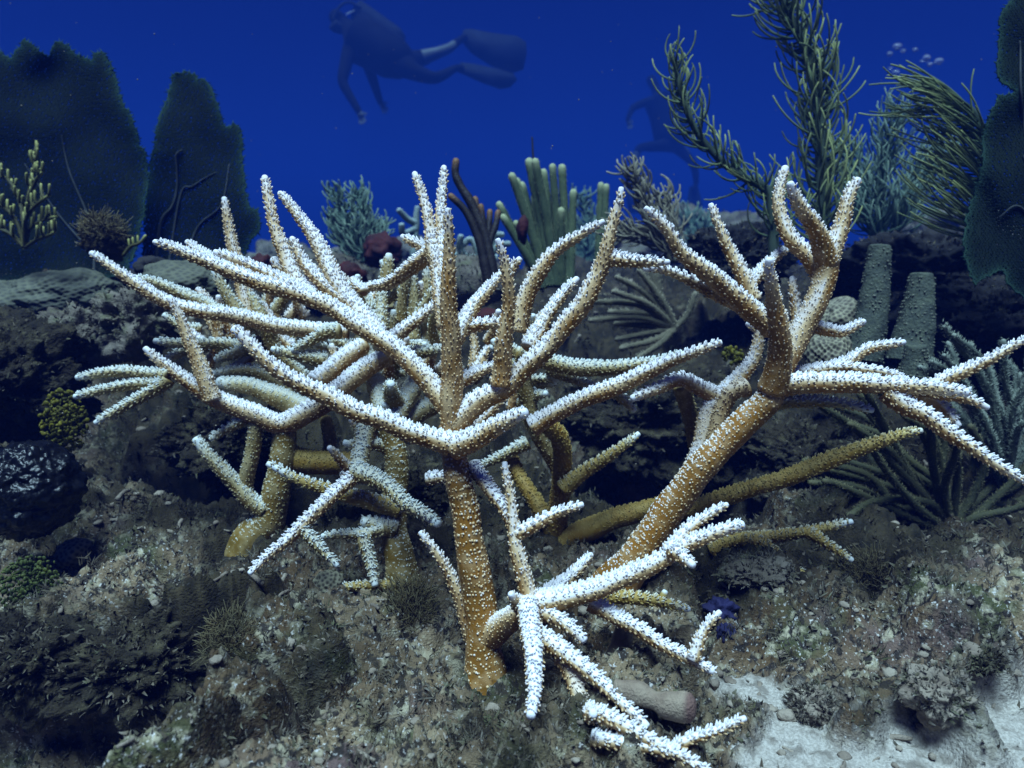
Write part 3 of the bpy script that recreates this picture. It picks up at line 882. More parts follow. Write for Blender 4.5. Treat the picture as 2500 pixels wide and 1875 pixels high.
M['yellow_alga'] = mottled('yellow_alga', (0.17, 0.145, 0.008), (0.07, 0.065, 0.008), 60, rough=0.6, trans=0.2)
M['green_alga'] = mottled('green_alga', (0.085, 0.10, 0.020), (0.045, 0.060, 0.015), 60, rough=0.6, trans=0.2)
M['brown_alga'] = mottled('brown_alga', (0.12, 0.085, 0.035), (0.07, 0.055, 0.025), 50, rough=0.85, attr=(0.25, 0.22, 0.12), trans=0.2)
M['rock'] = mottled('boulder', (0.17, 0.145, 0.115), (0.06, 0.048, 0.036), 18, (0.10, 0.10, 0.055), rough=0.95, bscale=220, bstr=0.9, bdist=0.004)
M['pink_rock'] = mottled('pink_crust', (0.24, 0.15, 0.155), (0.12, 0.075, 0.08), 30, rough=0.95, bscale=240, bstr=0.9, bdist=0.004)
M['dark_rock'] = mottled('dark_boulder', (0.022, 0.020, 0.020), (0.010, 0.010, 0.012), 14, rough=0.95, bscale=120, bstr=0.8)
M['dark_stone_shade'] = mottled('dark_stone_and_shade', (0.030, 0.022, 0.011), (0.013, 0.010, 0.006), 20, (0.070, 0.058, 0.030), rough=0.95, bscale=260, bstr=1.0, bdist=0.006)  # dark stone; on the added boulders the colour stands for shade
M['pale_rock'] = mottled('pale_rubble', (0.28, 0.235, 0.18), (0.13, 0.10, 0.075), 40, rough=0.95, bscale=300, bstr=0.8)
M['turf'] = mottled('turf', (0.10, 0.078, 0.050), (0.040, 0.032, 0.020), 12, (0.065, 0.068, 0.028), rough=0.9, attr=(0.40, 0.37, 0.32))
M['finger'] = mottled('pale_finger_sponge', (0.30, 0.24, 0.17), (0.19, 0.14, 0.10), 60, rough=0.9, attr=(0.11, 0.05, 0.045), bscale=500, bstr=0.7)
M['brown_tube'] = mottled('brown_tube', (0.13, 0.10, 0.075), (0.08, 0.06, 0.05), 60, rough=0.9, bscale=400)


BL = (np.array([(-.5, 0, 0), (.5, 0, 0), (.28, .12, .6), (-.25, .1, .65), (0.05, -.2, 1.0)], float), np.array([(3, 2, 4)]), np.array([(0, 1, 2, 3)]), np.array([0, 0, .3, .3, .8]))


def ico(sub):
    bm = bmesh.new()
    bmesh.ops.create_icosphere(bm, subdivisions=sub, radius=1.0)
    v = np.array([x.co[:] for x in bm.verts])
    t = np.array([[x.index for x in f.verts] for f in bm.faces])
    bm.free()
    return v, t


ICO = {k: ico(k) for k in (2, 3, 4, 5, 6)}


def rock(name, label, cat, x, y, rx, ry, mat, d=None, sub=4, rough=0.28, freq=1.6, sink=0.35, deep=None, seed=None, group=None, turf=0, tpale=0.5):
    """A lump whose middle the photo shows at x, y; rx, ry its half sizes in photo pixels."""
    d = d or ground_hit(x, y + ry * (1 - sink))
    v, t = ICO[sub]
    seed = seed if seed is not None else random.randrange(9999)
    k = 1 + rough * vnoise(v[:, 0] * freq, v[:, 1] * freq, v[:, 2] * freq, seed) + rough * 0.5 * vnoise(v[:, 0] * freq * 2.7, v[:, 1] * freq * 2.7, v[:, 2] * freq * 2.7, seed + 1) \
        + rough * 0.12 * (1 - 2 * np.abs(vnoise(v[:, 0] * freq * 13, v[:, 1] * freq * 13, v[:, 2] * freq * 13, seed + 5))) + rough * 0.10 * vnoise(v[:, 0] * freq * 31, v[:, 1] * freq * 31, v[:, 2] * freq * 31, seed + 6) + rough * 0.28 * vnoise(v[:, 0] * freq * 7, v[:, 1] * freq * 7, v[:, 2] * freq * 7, seed + 2) + rough * 0.14 * vnoise(v[:, 0] * freq * 17, v[:, 1] * freq * 17, v[:, 2] * freq * 17, seed + 3)
    c = at(x, y, d)
    vv = v * k[:, None] * np.array([px(rx, d), px(deep or (rx + ry) / 2, d), px(ry, d)])
    mb = MB()
    mb.add(vv + c, t)
    o = mb.build(name, M[mat], None, origin=c)
    if turf:
        nrm = v / np.array([px(rx, d), px(deep or (rx + ry) / 2, d), px(ry, d)])
        kk = RNG.choice(len(v), turf)
        kk = kk[(v[kk, 2] > -0.3)]
        mt = MB()
        sz = 0.0042 * (d / 0.6) ** 0.55 * RNG.uniform(0.4, 1.5, len(kk))
        stamp(mt, *BL, vv[kk] + RNG.normal(0, 0.0012, (len(kk), 3)), nrm[kk] / np.linalg.norm(nrm[kk], axis=1, keepdims=True) + RNG.normal(0, 0.7, (len(kk), 3)), sz * 0.45, sz, amul=RNG.random(len(kk)) * tpale)
        to = mt.build('turf', M['turf'], o, smooth=False)
        to['kind'] = 'stuff'
    return tag(o, label, cat, group)


def pitted(name, label, x, y, rx, ry, mat, d=None, n=240, depth=0.045, pit=0.42, sub=6):
    """A dome of star coral with sunken cups."""
    d = d or ground_hit(x, y + ry * 0.5)
    v, t = ICO[sub]
    i = np.arange(n) + 0.5
    ph = np.arccos(1 - 2 * i / n); th = math.pi * (1 + 5 ** 0.5) * i
    s = np.stack([np.cos(th) * np.sin(ph), np.sin(th) * np.sin(ph), np.cos(ph)], 1)
    s += RNG.normal(0, 0.015, s.shape)
    dist = np.full(len(v), 9.0)
    for a in range(0, n, 60):
        dist = np.minimum(dist, np.linalg.norm(v[:, None] - s[None, a:a + 60], axis=2).min(1))
    w = pit * math.sqrt(4 * math.pi / n)
    hole = np.exp(-(dist / w) ** 4)
    k = 1 + 0.22 * vnoise(v[:, 0] * 1.3, v[:, 1] * 1.3, v[:, 2] * 1.3, n) + 0.12 * vnoise(v[:, 0] * 3.1, v[:, 1] * 3.1, v[:, 2] * 3.1, n + 1) - depth * hole
    c = at(x, y, d)
    mb = MB()
    mb.add(v * k[:, None] * np.array([px(rx, d), px(rx, d), px(ry, d)]) + c, t, None, hole)
    return tag(mb.build(name, M[mat], None, origin=c), label, 'coral')


def rod_path(pts, d0, d1, r0, r1, step=0.004):
    P2 = np.array(pts, float)
    s = np.linspace(0, 1, len(P2))
    d = d0 + (d1 - d0) * s
    c = np.array([at(p[0], p[1], dd) for p, dd in zip(P2, d)])
    return smooth_path(c, np.array([px(r0 + (r1 - r0) * k, dd) for k, dd in zip(s, d)]), step)


def fuzz(mb, path, r, ln, per_m=1800, w=0.16, forward=0.5):
    """Soft polyps standing out of a rod."""
    T, N, B = frames(path)
    L = np.linalg.norm(np.diff(path, axis=0), axis=1).sum()
    n = int(L * per_m)
    k = RNG.integers(0, len(path), n)
    th = RNG.random(n) * 6.283
    rad = N[k] * np.cos(th)[:, None] + B[k] * np.sin(th)[:, None]
    stamp(mb, *HAIR, path[k] + rad * r[k][:, None] * 0.9 + T[k] * RNG.normal(0, 0.002, n)[:, None], rad + T[k] * forward + np.array([0, 0, 0.2]), np.full(n, ln * w), ln * RNG.uniform(0.7, 1.3, n))


def rods(name, label, cat, foot_px, rows, mat, d, part='branch', polyps=0.0, per_m=1800, tip_pale=0.6, ns=8, foot_d=None, group=None, tipmat=None):
    """A sea rod or gorgonian: each row (d0, d1, r0, r1, pts) is one branch, a part of its own."""
    f = at(foot_px[0], foot_px[1], foot_d or d)
    root = thing(name, label, cat, f, group)
    for d0, d1, r0, r1, pts in rows:
        path, r, si = rod_path(pts, d + d0, d + d1, r0, r1)
        r = r * (1 + 0.07 * vnoise(si / 0.012, 0.3, 0, random.randrange(999)))
        mb = MB()
        a = tip_pale * np.clip(1 - (si[-1] - si) / 0.02, 0, 1) ** 2
        add_tube(mb, path, r, ns, a=a, lump=0.08, seed=3, blunt=False)
        o = mb.build(part, M[mat], root, origin=f)
        if polyps:
            mp = MB()
            fuzz(mp, path, r, polyps, per_m)
            po = mp.build('polyps', M[mat], o, smooth=False)
            po.data.transform(Matrix.Translation(-Vector(root.location)))
            po['kind'] = 'stuff'
    return root


def plume(name, label, stems, d, mat, blen, nb, sweep, stem_r=7, br=2.6, each=False, droop=0.25, side=None, group=None, spread=1.0, bends=(1.0, 2.1), aim=0.0):
    """A sea plume: stems with many curved branchlets; sweep is the current's direction in photo terms (right, up)."""
    foot = at(*stems[0][0], d)
    root = thing(name, label, 'sea plume', foot, group)
    sw = RGT * sweep[0] + UPV * sweep[1]
    for si_, st in enumerate(stems):
        path, r, s = rod_path(st, d, d + 0.02 * si_, stem_r, stem_r * 0.35)
        mb = MB()
        add_tube(mb, path, r, 8, lump=0.06)
        so = mb.build('stem', M['plume_stem'] if mat == 'plume' else M[mat], root, origin=foot)
        T, N, B = frames(path)
        joined = MB()
        for j in range(nb):
            t = 0.10 + 0.90 * (j + RNG.random()) / nb
            k = min(len(path) - 1, int(t * (len(path) - 1)))
            th = RNG.random() * 6.283
            rad = N[k] * math.cos(th) + B[k] * math.sin(th)
            if side is not None and RNG.random() < 0.75:      # mostly flat, like a feather
                rad = RGT * (1 if j % 2 else -1) + 0.35 * RNG.normal(size=3)
                rad /= np.linalg.norm(rad)
            l = px(blen, d) * RNG.uniform(0.65, 1.2) * (1 - 0.35 * t)
            p0 = path[k]
            dir0 = rad * 1.0 * spread + T[k] * 0.45
            dir0 /= np.linalg.norm(dir0)
            u = np.linspace(0, 1, 9)[:, None]
            e1 = rad * spread + sw * aim + T[k] * 0.35 + 0.25 * RNG.normal(size=3)
            e1 /= np.linalg.norm(e1)
            e2 = T[k] * 0.8 + sw * 0.9 + np.array([0, 0, 0.3 - droop]) + np.cross(T[k], rad) * RNG.uniform(-0.6, 0.6) + 0.15 * RNG.normal(size=3)
            e2 -= e1 * e2.dot(e1)
            e2 /= np.linalg.norm(e2) + 1e-9
            bend = RNG.uniform(*bends)                      # each branchlet is an arc that bows with the surge
            c = p0 + (np.sin(bend * u) * e1 + (1 - np.cos(bend * u)) * e2) * (l / bend)
            rr = px(br, d) * np.linspace(1.0, 0.55, 9)
            tgt = MB() if each else joined
            add_tube(tgt, c, rr, 5, a=np.linspace(0.0, 0.9, 9) * RNG.uniform(0.2, 1.0), blunt=False)
            if each:
                tgt.build('branchlet', M[mat], root, origin=foot)
        if not each:
            bo = joined.build('branchlets', M[mat], so)
            bo.data.transform(Matrix.Translation(-Vector(root.location)))
            bo['kind'] = 'stuff'
    return root


def sea_fan(label, outline, d, foot_px, ribs, cell=6.5, strand=1.7, tiltd=0.0, glow_top=None):
    """A net of fine strands inside an outline given in photo pixels, with thicker ribs."""
    out = np.array(outline, float)
    # finer, ragged edge
    pts = []
    for i in range(len(out)):
        a, b = out[i], out[(i + 1) % len(out)]
        n = max(1, int(np.linalg.norm(b - a) / (cell * 0.9)))
        for k in range(n):
            p = a + (b - a) * k / n
            pts.append(p + RNG.normal(0, 2.2, 2))
    nb = len(pts)
    x0, y0 = out.min(0); x1, y1 = out.max(0)
    inner = []
    row = 0
    yy = y0
    while yy < y1:
        xx = x0 + (row % 2) * cell / 2
        while xx < x1:
            inner.append((xx + RNG.normal(0, cell * 0.2), yy + RNG.normal(0, cell * 0.2)))
            xx += cell
        yy += cell * 0.87; row += 1
    inner = np.array(inner)
    # keep what lies inside
    inside = np.zeros(len(inner), bool)
    q = np.array(pts)
    for i in range(nb):
        a, b = q[i], q[(i + 1) % nb]
        c = ((a[1] > inner[:, 1]) != (b[1] > inner[:, 1])) & (inner[:, 0] < (b[0] - a[0]) * (inner[:, 1] - a[1]) / (b[1] - a[1] + 1e-9) + a[0])
        inside ^= c
    inner = inner[inside]
    allp = [Vector(p) for p in pts] + [Vector(p) for p in inner]
    vs, es, fs, *_ = delaunay_2d_cdt(allp, [], [list(range(nb))], 1, 0.01)
    vs = np.array([v[:] for v in vs])
    es = np.array(es)
    f = at(foot_px[0], foot_px[1], d)
    wav = lambda x, y: d + tiltd * (x - x0) / (x1 - x0) + 0.018 * vnoise(x / 120.0, y / 120.0, 0, 77)
    dd = wav(vs[:, 0], vs[:, 1])
    V = CAM + dd[:, None] * (FWD + RGT * ((vs[:, 0:1] - 1250) / FPX) + UPV * ((937.5 - vs[:, 1:2]) / FPX))
    root = thing('sea_fan', label, 'sea fan', f, 'sea fans')
    # each strand a thin three-sided bar
    A, Bv = V[es[:, 0]], V[es[:, 1]]
    t = Bv - A
    t /= np.linalg.norm(t, axis=1, keepdims=True) + 1e-12
    n1 = np.cross(t, np.broadcast_to(FWD, t.shape)); n1 /= np.linalg.norm(n1, axis=1, keepdims=True) + 1e-12
    n2 = np.cross(t, n1)
    r = px(strand, d)
    vv = []
    for P in (A, Bv):
        for k in range(3):
            an = k * math.pi * 2 / 3
            vv.append(P + n1 * r * math.cos(an) + n2 * r * 1.3 * math.sin(an))
    vv = np.stack(vv, 1).reshape(-1, 3)
    o = (np.arange(len(es)) * 6)[:, None, None]
    qd = np.array([(k, (k + 1) % 3, 3 + (k + 1) % 3, 3 + k) for k in range(3)])
    edge_d = np.full(len(vs), 1e3)
    for a in range(0, nb, 40):
        edge_d = np.minimum(edge_d, np.linalg.norm(vs[:, None] - q[None, a:a + 40], axis=2).min(1))
    pale = np.exp(-edge_d / 9.0) * 0.85  # lit rim painted in: strands lighten towards the fan's edge
    pe = np.repeat(np.stack([pale[es[:, 0]], pale[es[:, 1]]], 1), 3, axis=1).ravel()
    mb = MB()
    mb.add(vv, None, (qd[None] + o).reshape(-1, 4), pe)
    # frayed rim
    ctr = q.mean(0)
    n = nb
    ed = np.roll(q, -1, 0) - np.roll(q, 1, 0)
    nrm = np.stack([ed[:, 1], -ed[:, 0]], 1)
    nrm /= np.linalg.norm(nrm, axis=1, keepdims=True) + 1e-9
    if np.mean(np.sum(nrm * (q - ctr), 1)) < 0:
        nrm = -nrm
    bd = wav(q[:, 0], q[:, 1])
    bp = CAM + bd[:, None] * (FWD + RGT * ((q[:, 0:1] - 1250) / FPX) + UPV * ((937.5 - q[:, 1:2]) / FPX))
    bn = RGT * nrm[:, 0:1] - UPV * nrm[:, 1:2] + RNG.normal(0, 0.35, (n, 3))
    stamp(mb, *HAIR, bp, bn, np.full(n, px(2.2, d)), px(9, d) * RNG.uniform(0.5, 1.3, n), amul=np.full(n, 0.3), aoff=np.full(n, 0.7))
    net = mb.build('net', M['fan'], root, origin=f, smooth=False)
    net['kind'] = 'stuff'
    for rp, r0, r1 in ribs:
        path, rr, s = rod_path(rp, d, d, r0, r1)
        dw = np.array([wav(*(lambda w: (1250 + FPX * w[0], 937.5 - FPX * w[1]))(((p - CAM).dot(RGT) / (p - CAM).dot(FWD), (p - CAM).dot(UPV) / (p - CAM).dot(FWD)))) for p in path])
        path = CAM + (path - CAM) * ((dw - 0.003) / d)[:, None]
        mb = MB()
        add_tube(mb, path, rr, 7, lump=0.1)
        mb.build('rib', M['fan_rib'], root, origin=f)
    return root


# --- sea fans
dF = 1.16
sea_fan('broad dark sea fan with scalloped top edge at far left', [(-70, 120), (0, 128), (28, 146), (42, 118), (58, 98), (78, 106), (100, 130), (116, 140), (130, 110), (144, 100), (160, 108), (185, 132), (208, 142), (226, 150), (231, 128), (248, 124), (266, 145), (282, 190), (300, 255), (318, 280), (340, 345), (356, 385), (364, 428), (350, 520), (335, 600), (310, 660), (240, 690), (150, 690), (60, 690), (-70, 690)],
        dF, (230, 690), [([(230, 690), (225, 560), (170, 420), (150, 330)], 4, 1), ([(228, 620), (140, 520), (60, 400)], 3, 1)])
sea_fan('narrow dark sea fan with a curved pale rib, second from far left', [(366, 430), (372, 380), (380, 330), (390, 285), (402, 250), (412, 236), (422, 185), (440, 178), (462, 178), (486, 190), (505, 200), (520, 225), (532, 262), (545, 305), (560, 312), (572, 302), (584, 308), (594, 340), (592, 400), (600, 468), (608, 505), (632, 512), (634, 560), (610, 590), (585, 650), (520, 690), (420, 690), (372, 690), (350, 620), (356, 520)],
        dF + 0.05, (440, 690), [([(375, 700), (392, 548), (420, 505), (432, 460), (432, 410), (430, 378), (445, 365)], 4.5, 1.5), ([(405, 690), (440, 480), (470, 455), (500, 435), (528, 420)], 3.0, 1.0), ([(440, 690), (480, 560), (540, 500), (560, 400)], 3.5, 1.2)])
sea_fan('tall dark sea fan at far right edge with toothed margin', [(2620, -60), (2470, -60), (2468, 5), (2445, 30), (2440, 60), (2436, 130), (2434, 170), (2442, 200), (2468, 215), (2474, 228), (2440, 236), (2424, 262), (2408, 290), (2400, 330), (2398, 400), (2385, 450), (2372, 490), (2360, 540), (2352, 590), (2360, 640), (2372, 680), (2382, 695), (2410, 672), (2450, 658), (2460, 690), (2490, 720), (2560, 760), (2640, 740)],
        0.86, (2600, 780), [([(2600, 900), (2580, 700), (2540, 500), (2500, 380)], 8, 3), ([(2560, 600), (2490, 505), (2440, 530)], 4, 1.5), ([(2570, 640), (2500, 300), (2490, 100)], 5, 2)], cell=7.5, strand=2.2)

# --- right-hand sea plumes
plume('sea_plume', 'thin leaning sea plume with few hooked yellow-green branchlets, left of the tall dark one', [[(1890, 640), (1886, 520), (1870, 462), (1812, 431), (1755, 387), (1698, 317), (1669, 244), (1652, 180), (1649, 142)]], 1.05, 'plume', 125, 150, (0.35, 0.3), stem_r=14, br=2.8, each=True, droop=0.0, group='sea plumes')
plume('sea_plume', 'tallest dark bushy sea plume reaching the top edge of the picture', [[(2010, 680), (2007, 448), (1999, 285), (1982, 163), (1950, 81), (1905, -10), (1885, -70)]], 1.1, 'plume', 165, 300, (0.2, 0.25), stem_r=17, br=3.2, each=True, droop=0.12, group='sea plumes')
plume('sea_plume', 'teal soft bushy sea plume between the tallest one and the sea fan', [[(2150, 620), (2150, 480), (2170, 366), (2195, 270)], [(2170, 600), (2220, 480), (2270, 400), (2290, 380)], [(2140, 600), (2110, 500), (2090, 430), (2075, 370)]], 1.35, 'plume_teal', 115, 190, (-0.3, 0.1), stem_r=11, br=2.6, droop=0.05, group='sea plumes')
plume('sea_plume', 'yellow-green sea plume whose long branchlets sweep left beside the sea fan', [[(2420, 640), (2412, 460), (2402, 360), (2385, 285), (2330, 240), (2290, 228)]], 0.98, 'plume', 240, 190, (-1.2, -0.1), stem_r=13, br=3.0, bends=(0.4, 1.1), aim=1.1, each=True, droop=0.06, group='sea plumes')
plume('sea_plume', 'small feathery teal sea plume on the mound left of the middle', [[(880, 640), (868, 590), (848, 545), (828, 500), (812, 466)], [(892, 640), (890, 560), (884, 510), (872, 466)], [(884, 640), (850, 600), (826, 560), (812, 530)], [(895, 640), (915, 590), (925, 550)]], 1.5, 'plume_teal', 66, 110, (-0.1, 0.3), stem_r=6, br=3.0, droop=0.0, side=True, group='sea plumes')
plume('sea_plume', 'faint grey-brown feathery sea plume behind the right coral fork', [[(1640, 640), (1600, 560), (1575, 500), (1555, 440), (1538, 405)], [(1645, 640), (1610, 590), (1560, 570), (1500, 560)], [(1650, 640), (1632, 560), (1622, 468)]], 1.25, 'gorgonian', 85, 90, (-0.3, 0.15), stem_r=7, br=3.6, droop=0.05, group='sea plumes')

# --- sea rods and other branching things
dR = 1.28
R_ = lambda tip, r=9.5, b=(1335, 700), m=None: (0.0, random.uniform(-.03, .03), r + 2, r, [b, m or ((b[0] * 0.55 + tip[0] * 0.45), (b[1] * 0.5 + tip[1] * 0.5)), tip])
rods('sea_rod', 'clump of thick green finger-like sea rods behind the right diagonal branch', 'sea rod', (1340, 705), [
    R_((1250, 430)), R_((1262, 443)), R_((1274, 452)), R_((1292, 396), 11, (1350, 700)), R_((1307, 396), 10, (1360, 700)), R_((1327, 420), 9, (1360, 700)), R_((1349, 408), 9, (1370, 700)),
    R_((1372, 410), 10, (1385, 700)), R_((1303, 482), 8), R_((1319, 508), 8, (1345, 700)), R_((1370, 515), 9, (1372, 700)), R_((1219, 500), 9, (1320, 705)), R_((1229, 531), 9, (1325, 705)), R_((1260, 545), 8, (1330, 705)), R_((1400, 470), 9, (1392, 700))],
    'rod', dR, polyps=0.0028, per_m=2600, tip_pale=0.9)
rods('sea_rod', 'pair of short green sea rods beside the top of the diagonal branch', 'sea rod', (1462, 660), [R_((1467, 452), 8, (1460, 660)), R_((1480, 456), 8, (1470, 660)), R_((1500, 560), 7, (1475, 660))], 'rod', dR + .1, polyps=0.0025, per_m=2400, tip_pale=0.9)
rods('branching_sponge', 'almost black branching sponge with orange-brown tips, behind the central upright branch', 'sponge', (1205, 690), [
    (0, 0, 14, 8.5, [(1208, 690), (1190, 600), (1176, 555), (1150, 496), (1126, 458), (1112, 425), (1113, 394)]),
    (-.01, -.02, 13, 8, [(1192, 690), (1180, 630), (1166, 578), (1138, 517), (1101, 479)]),
    (0, .01, 8, 7.5, [(1180, 575), (1170, 530), (1160, 486)]), (0, .0, 8, 7, [(1184, 575), (1180, 540), (1174, 504)]),
    (0, .01, 8, 7, [(1188, 590), (1194, 550), (1196, 517)]), (0, .01, 9, 7, [(1192, 600), (1210, 550), (1216, 518)])], 'rod_dark', 1.12, tip_pale=0.9)
rods('sea_whip', 'thin black whip standing above the green sea rods', 'sea whip', (1330, 640), [(0, 0, 3.5, 2.2, [(1322, 640), (1312, 500), (1304, 420), (1299, 336)])], 'inside', 1.33, part='stalk', tip_pale=0)
dg_ = ground_hit(1652, 800)
dm_ = min(dg_, 1.02)
rods('gorgonian', 'grey-brown fuzzy gorgonian fanning left from one foot, below the right coral fork', 'gorgonian', (1652, 800),
     [(0, random.uniform(-.05, .03), 8, 6.5, [(1650, 800), m, t]) for m, t in [
         ((1560, 745), (1441, 736)), ((1560, 775), (1441, 782)), ((1580, 770), (1489, 761)), ((1580, 795), (1503, 790)), ((1590, 812), (1506, 828)), ((1600, 830), (1517, 850)),
         ((1585, 745), (1498, 712)), ((1580, 720), (1506, 677)), ((1620, 740), (1560, 660)), ((1680, 765), (1697, 717)), ((1610, 840), (1560, 872))]] +
     [(0, 0, 9, 17, [(1648, 800), (1620, 760), (1604, 715), (1596, 655)])],
     'gorgonian', dm_, polyps=0.0035, per_m=3200, tip_pale=0.4, foot_d=dm_)
dfr = 0.80
FR = [((2240, 1210), (2120, 1060), (2010, 985)), ((2260, 1180), (2190, 1050), (2085, 962)), ((2280, 1160), (2240, 1040), (2160, 960)), ((2220, 1230), (2100, 1150), (1990, 1110)),
      ((2200, 1240), (2090, 1200), (2000, 1190)), ((2240, 1220), (2150, 1130), (2110, 1090)), ((2300, 1180), (2300, 1080), (2230, 1000)), ((2250, 1250), (2150, 1235), (2060, 1240)),
      ((2360, 1200), (2400, 1100), (2390, 1020)), ((2380, 1220), (2440, 1150), (2460, 1060)), ((2390, 1240), (2460, 1210), (2520, 1140)), ((2290, 1200), (2200, 1120), (2130, 1010)),
      ((2330, 1180), (2330, 1080), (2300, 1000)), ((2270, 1230), (2180, 1180), (2050, 1130)), ((2230, 1255), (2140, 1270), (2040, 1285)), ((2260, 1215), (2170, 1090), (2060, 1040)), ((2400, 1260), (2470, 1250), (2540, 1220))]
rods('gorgonian', 'dark olive gorgonian with long arching arms under the right coral branches', 'gorgonian', (2320, 1300), [(0, random.uniform(-.10, .08), 10, 8, [(2320, 1300)] + [(x + random.uniform(-26, 26), y + random.uniform(-22, 22)) for x, y in r]) for r in FR * 2], 'frond', dfr, polyps=0.0032, per_m=3000, tip_pale=0.3)
PF = [((2440, 1080), (2380, 950), (2290, 860)), ((2450, 1060), (2420, 930), (2370, 830)), ((2460, 1050), (2470, 930), (2450, 850)), ((2430, 1100), (2340, 1010), (2270, 960)), ((2470, 1070), (2520, 960), (2540, 880)),
      ((2440, 1060), (2400, 900), (2320, 800)), ((2460, 1090), (2480, 1000), (2500, 930)), ((2440, 1120), (2370, 1050), (2310, 1030)), ((2470, 1120), (2500, 1060), (2540, 1020)), ((2450, 1070), (2440, 960), (2410, 890)),
      ((2430, 1080), (2350, 960), (2250, 900)), ((2480, 1090), (2540, 1020), (2580, 960))]
rods('gorgonian', 'pale grey-green frosted gorgonian at the right edge behind the coral branches', 'gorgonian', (2450, 1180), [(0, random.uniform(-.08, .08), 8, 6, [(2450, 1180)] + [(x + random.uniform(-26, 26), y + random.uniform(-22, 22)) for x, y in r]) for r in PF * 2], 'pale_frond', 0.80, polyps=0.004, per_m=3600, tip_pale=0.8)
CD = []
for arm in ([(60, 605), (72, 560), (100, 540), (138, 528)], [(60, 605), (62, 540), (84, 505), (118, 478)], [(60, 605), (40, 540), (8, 505), (-20, 498)], [(62, 580), (66, 500), (88, 440), (104, 420)],
            [(62, 580), (48, 490), (20, 440), (-15, 425)], [(66, 520), (74, 450), (84, 400), (82, 372)], [(60, 605), (30, 575), (0, 560), (-20, 556)], [(60, 605), (90, 585), (118, 575), (134, 566)]):
    dz = random.uniform(-.05, .05)
    CD.append((0, dz, 4.6, 3.6, arm))
    for k in range(9):
        t = 0.30 + 0.70 * k / 8
        i = min(2, int(t * 3)); f = t * 3 - i
        x = arm[i][0] + (arm[i + 1][0] - arm[i][0]) * f; y = arm[i][1] + (arm[i + 1][1] - arm[i][1]) * f
        h = random.uniform(16, 36)
        ox = random.uniform(-9, 9)
        CD.append((dz * t, dz * t + random.uniform(-.012, .012), 3.2, 3.0, [(x, y), (x + ox, y - h * 0.35), (x + ox * 1.2, y - h)]))
rods('gorgonian', 'yellow-green candelabra gorgonian with upright knobby twigs at left edge', 'gorgonian', (60, 600), CD, 'candelabra', 1.0, tip_pale=1.0, polyps=0.0016, per_m=1500)
rods('gorgonian', 'tiny curled twig with pale spikes on the ridge below the narrow sea fan', 'gorgonian', (305, 625), [(0, 0, 4, 3.5, [(300, 625), (318, 602), (340, 594), (355, 576)])] + [(0, 0, 3, 2.6, [(x, y), (x - 2, y - 18)]) for x, y in [(316, 603), (326, 599), (338, 595)]], 'candelabra', 0.98, tip_pale=1.0)

# --- tube sponges
def tube_sponge(label, top, r0, bot, r1, d, mat='tube', bumps=True, name='tube_sponge'):
    f = at(bot[0], bot[1], d)
    root = thing(name, label, 'sponge', f, 'tube sponges')
    path, r, s = rod_path([bot, ((bot[0] + top[0]) / 2 + 4, (bot[1] + top[1]) / 2), top], d, d - 0.01, r1, r0, 0.004)
    T, N, B = frames(path)
    # outside, rolled rim, inside as one skin
    rim = np.linspace(0, math.pi, 6)[1:]
    th = px(5, d)
    c2 = [path[-1] + T[-1] * th * math.sin(a) for a in rim] + [path[-1 - k] for k in range(2, min(14, len(path) - 1), 2)]
    r2 = [r[-1] - th * (1 - math.cos(a)) for a in rim] + [r[-1 - k] - 2 * th for k in range(2, min(14, len(path) - 1), 2)]
    ns = 20
    mb = MB()
    an = np.arange(ns) * 2 * math.pi / ns
    C = np.vstack([path, np.array(c2)]); R = np.concatenate([r, r2])
    NN = np.vstack([N, np.repeat(N[-1:], len(c2), 0)]); BB = np.vstack([B, np.repeat(B[-1:], len(c2), 0)])
    ring = NN[:, None] * np.cos(an)[None, :, None] + BB[:, None] * np.sin(an)[None, :, None]
    v = C[:, None] + ring * R[:, None, None]
    v = v + ring * (px(4, d) * vnoise(v[..., 0] / .02, v[..., 1] / .02, v[..., 2] / .02, 9))[..., None]
    n = len(C)
    i = np.arange(n - 1)[:, None] * ns; j = np.arange(ns)[None]; k = (j + 1) % ns
    mb.add(v.reshape(-1, 3), None, np.stack([i + j, i + k, i + ns + k, i + ns + j], -1).reshape(-1, 4))
    o = mb.build('wall', M[mat], root, origin=f)
    mi = MB()
    kk = 8 if len(path) > 10 else 4
    dv = path[-kk] + ring[-1] * (r[-kk] - th)
    mi.add(np.vstack([dv, path[-kk][None]]), [(a, (a + 1) % ns, ns) for a in range(ns)])
    mi.build('hollow', M['inside'], root, origin=f)
    if bumps:
        nbm = 320
        kx = RNG.integers(0, len(path) - 1, nbm); ta = RNG.random(nbm) * 6.283
        rad = N[kx] * np.cos(ta)[:, None] + B[kx] * np.sin(ta)[:, None]
        mb2 = MB()
        stamp(mb2, *CUP5, path[kx] + rad * r[kx][:, None] * 0.97, rad, px(2.6, d) * RNG.uniform(0.6, 1.3, nbm), px(3, d) * RNG.uniform(0.6, 1.3, nbm))
        k2 = mb2.build('knobs', M[mat], o)
        k2.data.transform(Matrix.Translation(-Vector(root.location)))
        k2['kind'] = 'stuff'
    return root


tube_sponge('taller of two grey-green tube sponges, left one, beneath the dark plumes', (2148, 604), 25, (2108, 880), 44, 0.92)
tube_sponge('shorter grey-green tube sponge with open mouth, right of the taller one', (2250, 672), 27, (2218, 880), 52, 0.90)
tube_sponge('low dark stub of tube sponge just above the white right-hand branch', (2236, 846), 24, (2215, 960), 40, 0.84)
tube_sponge('brown upright tube with dark mouth among the low white branches', (1526, 1520), 19, (1500, 1625), 34, ground_hit(1500, 1600) - 0.015, 'brown_tube', False)

